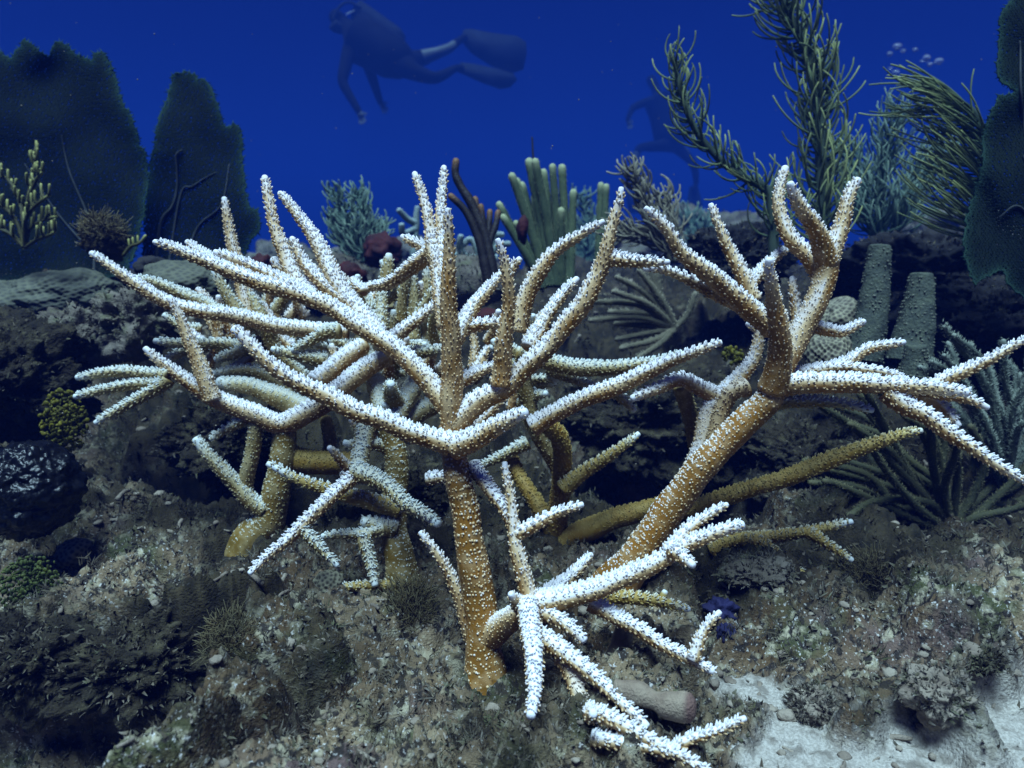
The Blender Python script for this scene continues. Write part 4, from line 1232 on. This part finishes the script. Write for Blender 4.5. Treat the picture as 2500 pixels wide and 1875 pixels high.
# --- star corals
pitted('star_coral', 'tan star coral dome with honeycomb pits beneath the taller tube sponge', 2045, 790, 70, 62, 'brain', 1.0, 420)
pitted('star_coral', 'tan star coral with coarse dark pits above the level white branch', 2025, 872, 52, 60, 'brain', 0.93, 260, 0.07, 0.46)
pitted('star_coral', 'small pinkish star coral with dark dots on the ground left of the brown trunk', 802, 1428, 38, 34, 'brain', None, 130, 0.05, 0.36, 5)
pitted('star_coral', 'dim brown star coral with dots in the shade beneath the black sponge', 185, 1352, 42, 40, 'brain', None, 150, 0.05, 0.36, 5)
pitted('star_coral', 'flat grey-green star coral cap on the ridge below the candelabra gorgonian', 165, 722, 120, 62, 'brain_grey', None, 700, 0.03, 0.36)
pitted('star_coral', 'low grey-green star coral at the left edge of the ridge', 30, 752, 105, 66, 'brain_grey', None, 600, 0.03, 0.36)
pitted('star_coral', 'grey-green star coral behind the long white fingers at left', 450, 700, 110, 62, 'brain_grey', 0.93, 600, 0.03, 0.36)

# --- sponges, algae, boulders
rock('red_sponge', 'dark red sponge mound beside the small feathery plume', 'sponge', 935, 615, 48, 42, 'red', 1.42)
rock('red_sponge', 'dark red sponge lump below the small feathery plume', 'sponge', 858, 678, 34, 36, 'red', 1.15)
rock('red_sponge', 'dark red sponge peeking out behind the leftmost upright branches', 'sponge', 640, 650, 24, 30, 'red', 1.1)
rock('red_sponge', 'flat crimson sponge behind the central upright branches', 'sponge', 1192, 770, 46, 16, 'red', 0.9, sub=3)
rock('red_sponge', 'rusty red sponge between the black sponge and the green sea rods', 'sponge', 1276, 560, 13, 34, 'red', 1.22, sub=3)
rock('boulder', 'rounded mottled boulder carrying the small feathery plume', 'rock', 810, 690, 95, 72, 'rock', 1.5, rough=0.16, turf=1500, tpale=0.8)
rock('boulder', 'mottled boulder behind the black branching sponge', 'rock', 1140, 690, 105, 62, 'rock', 1.45, rough=0.18, turf=1500, tpale=0.8)
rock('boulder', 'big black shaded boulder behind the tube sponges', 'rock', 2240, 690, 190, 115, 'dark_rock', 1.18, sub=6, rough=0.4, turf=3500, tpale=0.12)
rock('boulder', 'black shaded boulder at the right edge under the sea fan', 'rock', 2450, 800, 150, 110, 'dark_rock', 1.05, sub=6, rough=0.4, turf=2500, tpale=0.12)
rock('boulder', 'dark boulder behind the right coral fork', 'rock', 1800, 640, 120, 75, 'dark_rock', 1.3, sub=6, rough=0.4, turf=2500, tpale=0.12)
rock('boulder', 'pink-crusted rock beyond the golden limb between the trunks', 'rock', 1560, 1225, 62, 44, 'pink_rock', None, sub=5, rough=0.3, turf=1500, tpale=0.8)
rock('boulder', 'pale lumpy rock under the small golden fork', 'rock', 1850, 1400, 80, 38, 'rock', None, sub=5, turf=1500, tpale=0.8)
rock('boulder', 'brown overhanging rock on the left slope beside the yellow alga', 'rock', 330, 790, 90, 80, 'rock', 0.86, sub=5, rough=0.4, turf=1500, tpale=0.8)
rock('boulder', 'craggy grey rock in the shadow left of the white fingers', 'rock', 180, 830, 85, 75, 'rock', 0.88, sub=5, rough=0.45, turf=1500, tpale=0.8)
rock('boulder', 'furry brown lump on the ridge in front of the sea fans', 'rock', 252, 585, 46, 46, 'brown_alga', 1.0, sub=5, rough=0.4, turf=900, tpale=0.4)
rock('boulder', 'dark lump standing for a shaded hole on the ridge beside the long white fingers', 'rock', 372, 652, 38, 26, 'dark_rock', 0.98, sub=4)  # dark colour stands in for the shade of a hole
rock('boulder', 'added dark boulder standing for the deep shade at the left edge above the black sponge', 'rock', 20, 935, 150, 130, 'dark_stone_shade', 0.84, sub=6, rough=0.45, turf=2600, tpale=0.3)  # added: its dark colour stands in for deep shade
rock('boulder', 'added dark turf-covered rock standing for the shade at lower left, above the sand pocket', 'rock', 330, 1610, 175, 105, 'dark_stone_shade', None, sub=6, rough=0.5, turf=3800, tpale=0.5)  # this and the next: dark rocks added in place of shade
rock('boulder', 'added dark turf-covered rock standing for the shade at the left edge below the green alga', 'rock', 90, 1600, 130, 110, 'dark_stone_shade', None, sub=6, rough=0.5, turf=3000, tpale=0.5)
rock('boulder', 'added dark turf-covered boulder standing for the shade between the two thick trunks', 'rock', 1590, 1030, 190, 130, 'dark_stone_shade', 1.02, sub=6, rough=0.45, turf=2600, tpale=0.35)  # this and the next two: dark boulders added where shade lies
rock('boulder', 'added dark boulder standing for the shade behind the left coral trunk', 'rock', 560, 1075, 120, 95, 'dark_stone_shade', 0.93, sub=6, rough=0.45, turf=2600, tpale=0.35)
rock('boulder', 'added dark boulder standing for the shade beneath the tangled corals behind the central trunk', 'rock', 1010, 1220, 110, 90, 'dark_stone_shade', 0.90, sub=6, rough=0.45, turf=2600, tpale=0.35)
rock('boulder', 'dark boulder under the dark arching gorgonian', 'rock', 1960, 1120, 150, 95, 'dark_stone_shade', 0.98, sub=6, rough=0.45, turf=2600, tpale=0.35)
rock('boulder', 'rubble rock at lower right resting on the white sand', 'rock', 2290, 1700, 75, 60, 'pale_rock', None, sub=5, rough=0.35, turf=1500, tpale=0.8)
rock('boulder', 'dark flat stone at the right edge by the sand', 'rock', 2395, 1612, 50, 24, 'dark_stone_shade', None, sub=5, rough=0.4, turf=900, tpale=0.4)
rock('boulder', 'small crusted rock on the sand spit at lower right', 'rock', 1985, 1722, 52, 40, 'pale_rock', None, sub=5, rough=0.35, turf=1500, tpale=0.8)
rock('black_sponge', 'glossy black wrinkled ball sponge at the left edge', 'sponge', 70, 1195, 112, 115, 'black', 0.66, sub=6, rough=0.14, freq=2.4)
rock('blue_sponge', 'deep blue knobby sponge at the tip of a low branch', 'sponge', 1760, 1490, 38, 24, 'blue', None, sub=4, rough=0.5, freq=2.4)
rock('blue_sponge', 'smaller dark blue sponge patch below the knobby one', 'sponge', 1772, 1545, 20, 22, 'blue', None, sub=4, rough=0.5, freq=2.4)


def finger(label, pts, d, r):
    path, rr, s = rod_path(pts, d, d - 0.02, r * 0.8, r)
    rr = rr * (1 + 0.12 * np.sin(s / s[-1] * 2.6))
    mb = MB()
    rr = rr * (1 + 0.18 * vnoise(s / 0.008, 0.2, 0, 5))
    add_tube(mb, path, rr, 28, a=np.clip((s / s[-1] - 0.92) / 0.06, 0, 0.8), lump=0.5, seed=5)
    return tag(mb.build('finger_sponge', M['finger'], None, origin=path[0]), label, 'sponge')


finger('pale tan blunt finger with a reddish end lying on the rubble', [(1500, 1676), (1560, 1695), (1630, 1718), (1686, 1728)], ground_hit(1600, 1735) - 0.006, 27)


def alga(name, label, x, y, rx, ry, mat, n, leaf, d=None, wispy=False):
    d = d or ground_hit(x, y + ry * 0.6)
    c = at(x, y, d)
    f = at(x, y + ry, d)
    mb = MB()
    q = RNG.normal(size=(n, 3)) * 0.5
    q = q / np.maximum(1, np.linalg.norm(q, axis=1, keepdims=True))
    pos = c + q * np.array([px(rx, d), px((rx + ry) / 2, d), px(ry, d)])
    if wispy:
        for p in pos:
            l = px(leaf, d) * RNG.uniform(0.6, 1.4)
            u = np.linspace(0, 1, 5)[:, None]
            dr = (p - f); dr = dr / (np.linalg.norm(dr) + 1e-9) + 0.5 * RNG.normal(size=3)
            cc = p + dr * l * u + RNG.normal(size=3) * l * 0.35 * u ** 2
            add_tube(mb, cc, px(1.5, d) * np.linspace(1, 0.4, 5), 3, a=np.linspace(0, 0.8, 5) * RNG.random(), blunt=False)
    else:
        v, t = ICO[2]
        for p in pos:
            s = px(leaf, d) * RNG.uniform(0.5, 1.3) * np.array([1, RNG.uniform(0.3, 0.7), RNG.uniform(0.6, 1.3)])
            an = RNG.random() * 6.28
            w = v * s
            w = np.stack([w[:, 0] * math.cos(an) - w[:, 1] * math.sin(an), w[:, 0] * math.sin(an) + w[:, 1] * math.cos(an), w[:, 2]], 1)
            mb.add(p + w, t)
    o = mb.build(name, M[mat], None, origin=f)
    return tag(o, label, 'alga')


alga('leafy_alga', 'yellow-green leafy alga hanging on the rock below the three white fingers', 158, 1030, 42, 78, 'yellow_alga', 420, 5.5, 0.72)
alga('leafy_alga', 'pale green alga clump on the lower left rock', 75, 1425, 64, 66, 'green_alga', 460, 5.5)
alga('leafy_alga', 'small yellow alga sprig in the dark behind the level branches', 1788, 868, 24, 22, 'yellow_alga', 60, 6, 0.8)
alga('turf_tuft', 'wispy brown alga tuft on the ground left of the central trunk', 1000, 1480, 58, 62, 'brown_alga', 900, 18, None, True)
alga('turf_tuft', 'wispy brown alga tuft on the ridge in front of the broad sea fan', 252, 560, 46, 38, 'brown_alga', 900, 11, 0.99, True)
alga('turf_tuft', 'thin brown alga tuft at the foot of the lower left rock face', 560, 1560, 60, 60, 'brown_alga', 900, 16, None, True)
alga('turf_tuft', 'brown alga tuft on the rubble beyond the small golden fork', 2130, 1400, 90, 45, 'brown_alga', 800, 16, None, True)

# --- the reef going on behind, fading into the water
for lab, x, y, rx, ry, d in (('hazy far reef mound left of the small feathery plume', 730, 660, 130, 62, 3.1), ('hazy far reef mound behind the central upright branches', 1000, 650, 150, 60, 3.4),
                             ('hazy far reef mound right of the green sea rods', 1440, 640, 140, 75, 2.9), ('hazy far reef mound below the thin leaning plume', 1720, 610, 170, 85, 3.3), ('faint far reef mound under the yellow-green plume', 2330, 590, 150, 70, 2.8)):
    rock('boulder', lab, 'rock', x, y, rx, ry, 'rock', d, sub=5, rough=0.4, turf=1200, tpale=0.4)
plume('sea_plume', 'faint blue-grey sea plume on the far mound right of the green sea rods', [[(1440, 640), (1436, 560), (1425, 500), (1418, 470)], [(1445, 640), (1455, 570), (1470, 520)], [(1432, 640), (1405, 580), (1392, 540)]], 2.6, 'plume_teal', 60, 60, (0.1, 0.3), stem_r=6, br=3.2, droop=0.0, side=True, group='sea plumes')
plume('sea_plume', 'faint blue-grey sea plume on the far mound behind the right coral fork', [[(1700, 610), (1690, 560), (1682, 520)], [(1706, 610), (1715, 560), (1722, 535)]], 2.9, 'plume_teal', 55, 60, (-0.1, 0.3), stem_r=6, br=3.2, droop=0.0, side=True, group='sea plumes')

# --- far pale staghorn pieces behind the middle
fH = at(1010, 640, 1.75)
H = colony('staghorn_coral', 'faint pale cyan staghorn twigs far behind the central upright branch', fH)
branches(H, [(1.75, 1.75, 8, 7, [(1010, 640), (1015, 560), (1018, 505)]), (1.75, 1.72, 7, 6, [(1015, 545), (995, 535), (972, 512)]), (1.75, 1.72, 7, 6, [(1016, 560), (985, 570), (980, 548)])], mat='coral_far', cups=0.6)
fI = at(1150, 640, 1.6)
I_ = colony('staghorn_coral', 'faint pale cyan staghorn twigs behind the black branching sponge', fI)
branches(I_, [(1.6, 1.6, 9, 8, [(1215, 632), (1150, 628), (1105, 622)]), (1.6, 1.58, 8, 7, [(1130, 625), (1122, 595), (1125, 575)]), (1.6, 1.6, 9, 7, [(1175, 630), (1160, 595), (1145, 585), (1130, 600)]), (1.6, 1.6, 7, 6, [(1195, 630), (1215, 600), (1244, 595)]), (1.6, 1.6, 7, 6, [(1200, 630), (1205, 580), (1228, 572)])], mat='coral_far', cups=0.6)

# ------------------------------------------------------------------ turf, rubble, drifting specks
n = 38000
k = RNG.choice(GIDX, n)
dist = np.linalg.norm(GV[k] - CAM, axis=1)
keep = (RNG.random(n) > SG[k] * 0.97) & (vnoise(GV[k][:, 0] * 11, GV[k][:, 1] * 11, 0, 61) > -0.35)
k, dist = k[keep], dist[keep]
mb = MB()
size = 0.0040 * (dist / 0.6) ** 0.55 * RNG.uniform(0.4, 1.6, len(k))
for rep in range(2):
    stamp(mb, *BL, GV[k] - GN[k] * 0.001 + RNG.normal(0, 0.0012, (len(k), 3)), GN[k] + RNG.normal(0, 0.75, (len(k), 3)), size * 0.45, size, amul=RNG.random(len(k)) * (1 - 0.9 * TURF_SHADE[k]))
turf = mb.build('turf', M['turf'], smooth=False)
turf['kind'] = 'stuff'
turf['label'] = 'short patchy algal turf over the reef rock'

# bushier clumps among the turf
nc_ = 1500
k0 = RNG.choice(GIDX, nc_)
k0 = k0[SG[k0] < 0.2]
mb = MB()
reps = 26
dist = np.linalg.norm(GV[k0] - CAM, axis=1)
pos = np.repeat(GV[k0], reps, 0) + RNG.normal(0, 0.0035, (len(k0) * reps, 3)) * np.repeat((dist / 0.6) ** 0.5, reps)[:, None]
size = np.repeat(0.0065 * (dist / 0.6) ** 0.5 * RNG.lognormal(0, 0.3, len(k0)), reps) * RNG.uniform(0.5, 1.3, len(pos))
stamp(mb, *BL, pos - np.array([0, 0, 0.001]), np.repeat(GN[k0], reps, 0) + RNG.normal(0, 0.6, pos.shape), size * 0.16, size, amul=np.repeat(RNG.random(len(k0)) ** 2, reps) * RNG.uniform(0.5, 1, len(pos)))
cl_ = mb.build('turf_clumps', M['turf'], smooth=False)
cl_['kind'] = 'stuff'
cl_['label'] = 'bushy tufts of algae among the turf'

n = 600
k = RNG.choice(GIDX, n)
dist = np.linalg.norm(GV[k] - CAM, axis=1)
v, t = ICO[2]
mb = MB()
for p, dd in zip(GV[k], dist):
    s = 0.0032 * (dd / 0.6) ** 0.6 * RNG.lognormal(0, 0.3)
    w = v * (1 + 0.35 * vnoise(v[:, 0] * 2, v[:, 1] * 2, v[:, 2] * 2, RNG.integers(9999)))[:, None] * np.array([s, s * RNG.uniform(.6, 1.2), s * RNG.uniform(.4, .8)])
    mb.add(w + p, t)
k = RNG.choice(GIDX, 420)
for p in GV[k]:
    dd = np.linalg.norm(p - CAM)
    dr = RNG.normal(size=3) * np.array([1, 1, 0.25]); dr /= np.linalg.norm(dr)
    l = 0.012 * (dd / 0.6) ** 0.5 * RNG.uniform(0.5, 1.5)
    cc, rr, _s = smooth_path([p - dr * l / 2, p + RNG.normal(0, l * 0.08, 3), p + dr * l / 2], np.array([1, 1, 0.8]) * l * 0.13, l / 5)
    add_tube(mb, cc, rr, 6, lump=0.25)
rub = mb.build('rubble', M['pale_rock'])
rub['kind'] = 'stuff'
rub['label'] = 'small pale rubble scattered over the reef rock'

mb = MB()
v, t = ICO[2]
for q in range(260):
    d = RNG.uniform(0.45, 2.6)
    p = at(RNG.uniform(-100, 2600), RNG.uniform(-50, 1500), d)
    if p[2] > ground_z(p[0], p[1])[0] + 0.02:
        mb.add(p + v * RNG.uniform(0.0004, 0.0009) * (d / 0.8) ** 0.6, t)
sp = mb.build('drifting_specks', M['pale_rock'])
sp['kind'] = 'stuff'

# ------------------------------------------------------------------ divers and bubbles
M['wetsuit'] = mottled('wetsuit', (0.004, 0.004, 0.006), (0.007, 0.007, 0.009), 8, rough=0.9, spec=0.05)
M['skin'] = mottled('skin', (0.085, 0.085, 0.080), (0.07, 0.07, 0.065), 12, rough=0.6)
M['rubber'] = mottled('rubber', (0.006, 0.007, 0.012), (0.010, 0.012, 0.018), 10, rough=0.8, spec=0.1)
M['metal'] = mottled('metal', (0.5, 0.5, 0.5), (0.4, 0.4, 0.4), 10, rough=0.3)


def slab(name, outline, d, th, mat, parent, tilt=0.0):
    """A flat piece with thickness: an outline in photo pixels, its depth changing by tilt from left to right."""
    o = np.array(outline, float)
    x0, x1 = o[:, 0].min(), o[:, 0].max()
    dd = d + tilt * (o[:, 0] - x0) / (x1 - x0)
    f = np.array([at(p[0], p[1], q) for p, q in zip(o, dd)])
    b = f + FWD * th
    c0, c1 = f.mean(0) - FWD * th * 0.6, b.mean(0) + FWD * th * 0.6      # slightly domed
    n = len(o)
    v = np.vstack([f, b, c0, c1])
    t = [(i, (i + 1) % n, 2 * n) for i in range(n)] + [(n + (i + 1) % n, n + i, 2 * n + 1) for i in range(n)]
    q = [(i, n + i, n + (i + 1) % n, (i + 1) % n) for i in range(n)]
    mb = MB(); mb.add(v, t, q)
    return mb.build(name, M[mat], parent, origin=np.array(parent.location), smooth=False)


def tube_part(name, pts, d0, d1, r0, r1, mat, parent, ns=10):
    path, r, s = rod_path(pts, d0, d1, r0, r1, 0.02)
    mb = MB(); add_tube(mb, path, r, ns, blunt=False)
    return mb.build(name, M[mat], parent, origin=np.array(parent.location))


def diver(label, d, J, E, bare, group='divers'):
    """J: joint -> (x, y, depth offset, radius in metres); E: bones; bare: joints that show skin."""
    root = thing('person', label, 'person', at(J['pelvis'][0], J['pelvis'][1], d), group)
    names = list(J)
    loc = np.array(root.location)
    P = np.array([at(J[k][0], J[k][1], d + J[k][2]) - loc for k in names])
    R = [J[k][3] for k in names]
    edges = [(names.index(a), names.index(b)) for a, b in E]
    # hands: palm and five fingers
    for w, dirpx in (('wrist_a', (10, 26)), ('wrist_b', (14, 24))):
        if w not in J:
            continue
        wi = names.index(w)
        sc = d / FPX
        dv = RGT * dirpx[0] * sc - UPV * dirpx[1] * sc
        dv /= np.linalg.norm(dv)
        sv = np.cross(dv, FWD); sv /= np.linalg.norm(sv)
        P = np.vstack([P, P[wi] + dv * 0.085]); R.append(0.030); names.append(w + '_palm'); pi = len(P) - 1
        edges.append((wi, pi))
        for f, (off, ln) in enumerate([(-0.030, 0.070), (-0.011, 0.085), (0.010, 0.080), (0.029, 0.062), (0.045, 0.045)]):
            a0 = P[pi] + sv * off * 0.9 - (dv * 0.05 if f == 4 else 0)
            a1 = a0 + dv * ln * 0.55 + sv * off * 0.3 + (sv * 0.02 if f == 4 else 0)
            a2 = a0 + dv * ln + sv * off * 0.35 - FWD * 0.02
            b0 = len(P)
            P = np.vstack([P, a0, a1, a2]); R += [0.010, 0.0095, 0.008]; names += [w + '_finger'] * 3
            edges += [(pi, b0), (b0, b0 + 1), (b0 + 1, b0 + 2)]
    me = bpy.data.meshes.new('body')
    me.from_pydata([tuple(p) for p in P], edges, [])
    ob = bpy.data.objects.new('body', me)
    COL.objects.link(ob)
    sk = ob.modifiers.new('skin', 'SKIN')
    sk.use_smooth_shade = True
    for i, v in enumerate(me.skin_vertices[0].data):
        v.radius = (R[i], R[i])
        v.use_root = (i == 0)
    sb = ob.modifiers.new('sub', 'SUBSURF'); sb.levels = 2; sb.render_levels = 2
    dg = bpy.context.evaluated_depsgraph_get()
    ev = bpy.data.meshes.new_from_object(ob.evaluated_get(dg))
    bpy.data.objects.remove(ob)
    ev.name = 'body'
    ev.materials.clear()
    ev.materials.append(M['wetsuit']); ev.materials.append(M['skin'])
    for p in ev.polygons:
        p.use_smooth = True
        k = int(np.argmin(np.linalg.norm(P - np.array(p.center), axis=1)))
        nm = names[k]
        p.material_index = 1 if (nm in bare or 'palm' in nm or 'finger' in nm) else 0
    ob = bpy.data.objects.new('body', ev)
    COL.objects.link(ob)
    ob.parent = root
    return root


E0 = [('pelvis', 'belly'), ('belly', 'chest'), ('chest', 'neck'), ('neck', 'head'), ('head', 'crown'), ('chest', 'shoulder_a'), ('shoulder_a', 'elbow_a'), ('elbow_a', 'wrist_a'),
      ('chest', 'shoulder_b'), ('shoulder_b', 'elbow_b'), ('elbow_b', 'wrist_b'), ('pelvis', 'hip_a'), ('hip_a', 'knee_a'), ('knee_a', 'calf_a'), ('calf_a', 'ankle_a'), ('ankle_a', 'toe_a'),
      ('pelvis', 'hip_b'), ('hip_b', 'knee_b'), ('knee_b', 'calf_b'), ('calf_b', 'ankle_b'), ('ankle_b', 'toe_b')]
dD = 8.0
dv1 = diver('dark scuba diver swimming face down with fins trailing, the clearer of two', dD, {
    'pelvis': (985, 152, 0, .165), 'belly': (935, 122, 0, .17), 'chest': (880, 92, 0, .19), 'neck': (846, 62, 0, .075), 'head': (824, 45, 0, .10), 'crown': (808, 30, 0, .085),
    'shoulder_a': (850, 130, -.16, .085), 'elbow_a': (834, 200, -.24, .062), 'wrist_a': (876, 272, -.22, .042),
    'shoulder_b': (888, 128, .16, .085), 'elbow_b': (912, 200, .22, .062), 'wrist_b': (928, 248, .14, .042),
    'hip_a': (1002, 150, .10, .12), 'knee_a': (1072, 128, .10, .068), 'calf_a': (1098, 118, .2, .062), 'ankle_a': (1122, 98, .3, .045), 'toe_a': (1142, 88, .3, .045),
    'hip_b': (995, 172, -.10, .12), 'knee_b': (1060, 192, -.06, .075), 'calf_b': (1085, 182, .05, .062), 'ankle_b': (1112, 166, .15, .045), 'toe_b': (1135, 166, .15, .045)}, E0, {'calf_a', 'knee_a'})
slab('fin', [(1124, 96), (1132, 72), (1150, 70), (1200, 80), (1262, 88), (1284, 102), (1286, 128), (1278, 168), (1250, 178), (1200, 160), (1150, 128)], dD + .3, .02, 'rubber', dv1, .25)
slab('fin', [(1112, 172), (1126, 152), (1160, 156), (1215, 168), (1254, 180), (1262, 194), (1246, 212), (1220, 216), (1180, 202), (1140, 184)], dD + .15, .02, 'rubber', dv1, .2)
tube_part('tank', [(872, 28), (905, 50), (965, 92)], dD + .05, dD + .05, 27, 25, 'rubber', dv1, 14)
tube_part('vest', [(868, 92), (905, 110), (958, 140)], dD - .02, dD - .02, 58, 52, 'wetsuit', dv1, 14)
tube_part('hose', [(880, 18), (850, 5), (826, 20), (812, 48)], dD - .08, dD - .12, 3.5, 3.5, 'rubber', dv1, 6)
tube_part('mask', [(812, 58), (822, 66), (832, 68)], dD - .1, dD - .02, 14, 14, 'rubber', dv1)
tube_part('clip', [(845, 37), (852, 32), (864, 26)], dD - .22, dD - .22, 1.8, 1.0, 'metal', dv1, 6)
dD2 = 11.0
dv2 = diver('faint upright scuba diver half hidden behind the thin leaning plume', dD2, {
    'pelvis': (1640, 345, 0, .16), 'belly': (1632, 305, 0, .165), 'chest': (1620, 255, 0, .18), 'neck': (1602, 218, 0, .075), 'head': (1592, 200, 0, .10), 'crown': (1585, 184, 0, .085),
    'shoulder_a': (1590, 245, -.16, .08), 'elbow_a': (1545, 262, -.25, .06), 'wrist_a': (1532, 292, -.25, .04),
    'shoulder_b': (1640, 245, .16, .08), 'elbow_b': (1672, 285, .2, .06), 'wrist_b': (1655, 325, .1, .04),
    'hip_a': (1628, 355, -.1, .11), 'knee_a': (1560, 360, -.2, .075), 'calf_a': (1552, 385, -.18, .06), 'ankle_a': (1556, 420, -.15, .045), 'toe_a': (1545, 432, -.2, .045),
    'hip_b': (1655, 360, .1, .11), 'knee_b': (1690, 395, .1, .075), 'calf_b': (1698, 420, .2, .06), 'ankle_b': (1700, 450, .25, .045), 'toe_b': (1690, 465, .2, .045)}, E0, {'calf_a', 'ankle_a'})
tube_part('tank', [(1648, 235), (1662, 275), (1668, 325)], dD2 + .05, dD2 + .05, 22, 20, 'rubber', dv2, 14)
tube_part('vest', [(1615, 240), (1628, 280), (1636, 330)], dD2, dD2, 44, 40, 'wetsuit', dv2, 14)
slab('fin', [(1540, 425), (1556, 428), (1570, 480), (1560, 520), (1535, 520), (1528, 480)], dD2 - .15, .02, 'rubber', dv2, .1)
slab('fin', [(1684, 455), (1704, 455), (1716, 500), (1708, 540), (1682, 540), (1676, 500)], dD2 + .25, .02, 'rubber', dv2, .1)

bm_, bnt, bb = new_mat('bubble')
bb.inputs['Base Color'].default_value = (0.95, 0.97, 1, 1)
bb.inputs['Transmission Weight'].default_value = 0.85
bb.inputs['Roughness'].default_value = 0.08
bb.inputs['IOR'].default_value = 1.3
M['bubble'] = bm_
bv, bt = ICO[3]
for x, y, r in [(2190, 114, 13), (2172, 132, 8), (2205, 125, 7), (2234, 122, 8), (2262, 142, 11), (2270, 158, 8), (2292, 150, 13), (2250, 150, 6), (2186, 178, 11), (2174, 168, 7), (2302, 214, 12), (2285, 206, 7)]:
    c = at(x, y, 3.2)
    mb = MB()
    sq = np.array([1, 1, RNG.uniform(0.6, 0.85)])
    mb.add(c + bv * sq * (1 + 0.12 * vnoise(bv[:, 0] * 1.5, bv[:, 1] * 1.5, bv[:, 2] * 1.5, int(x)))[:, None] * px(r * 0.8, 3.2), bt)
    tag(mb.build('bubble', M['bubble'], None, origin=c), 'small pale air bubble in the cluster right of the tallest plume', 'bubble', 'air bubbles above the right plumes')
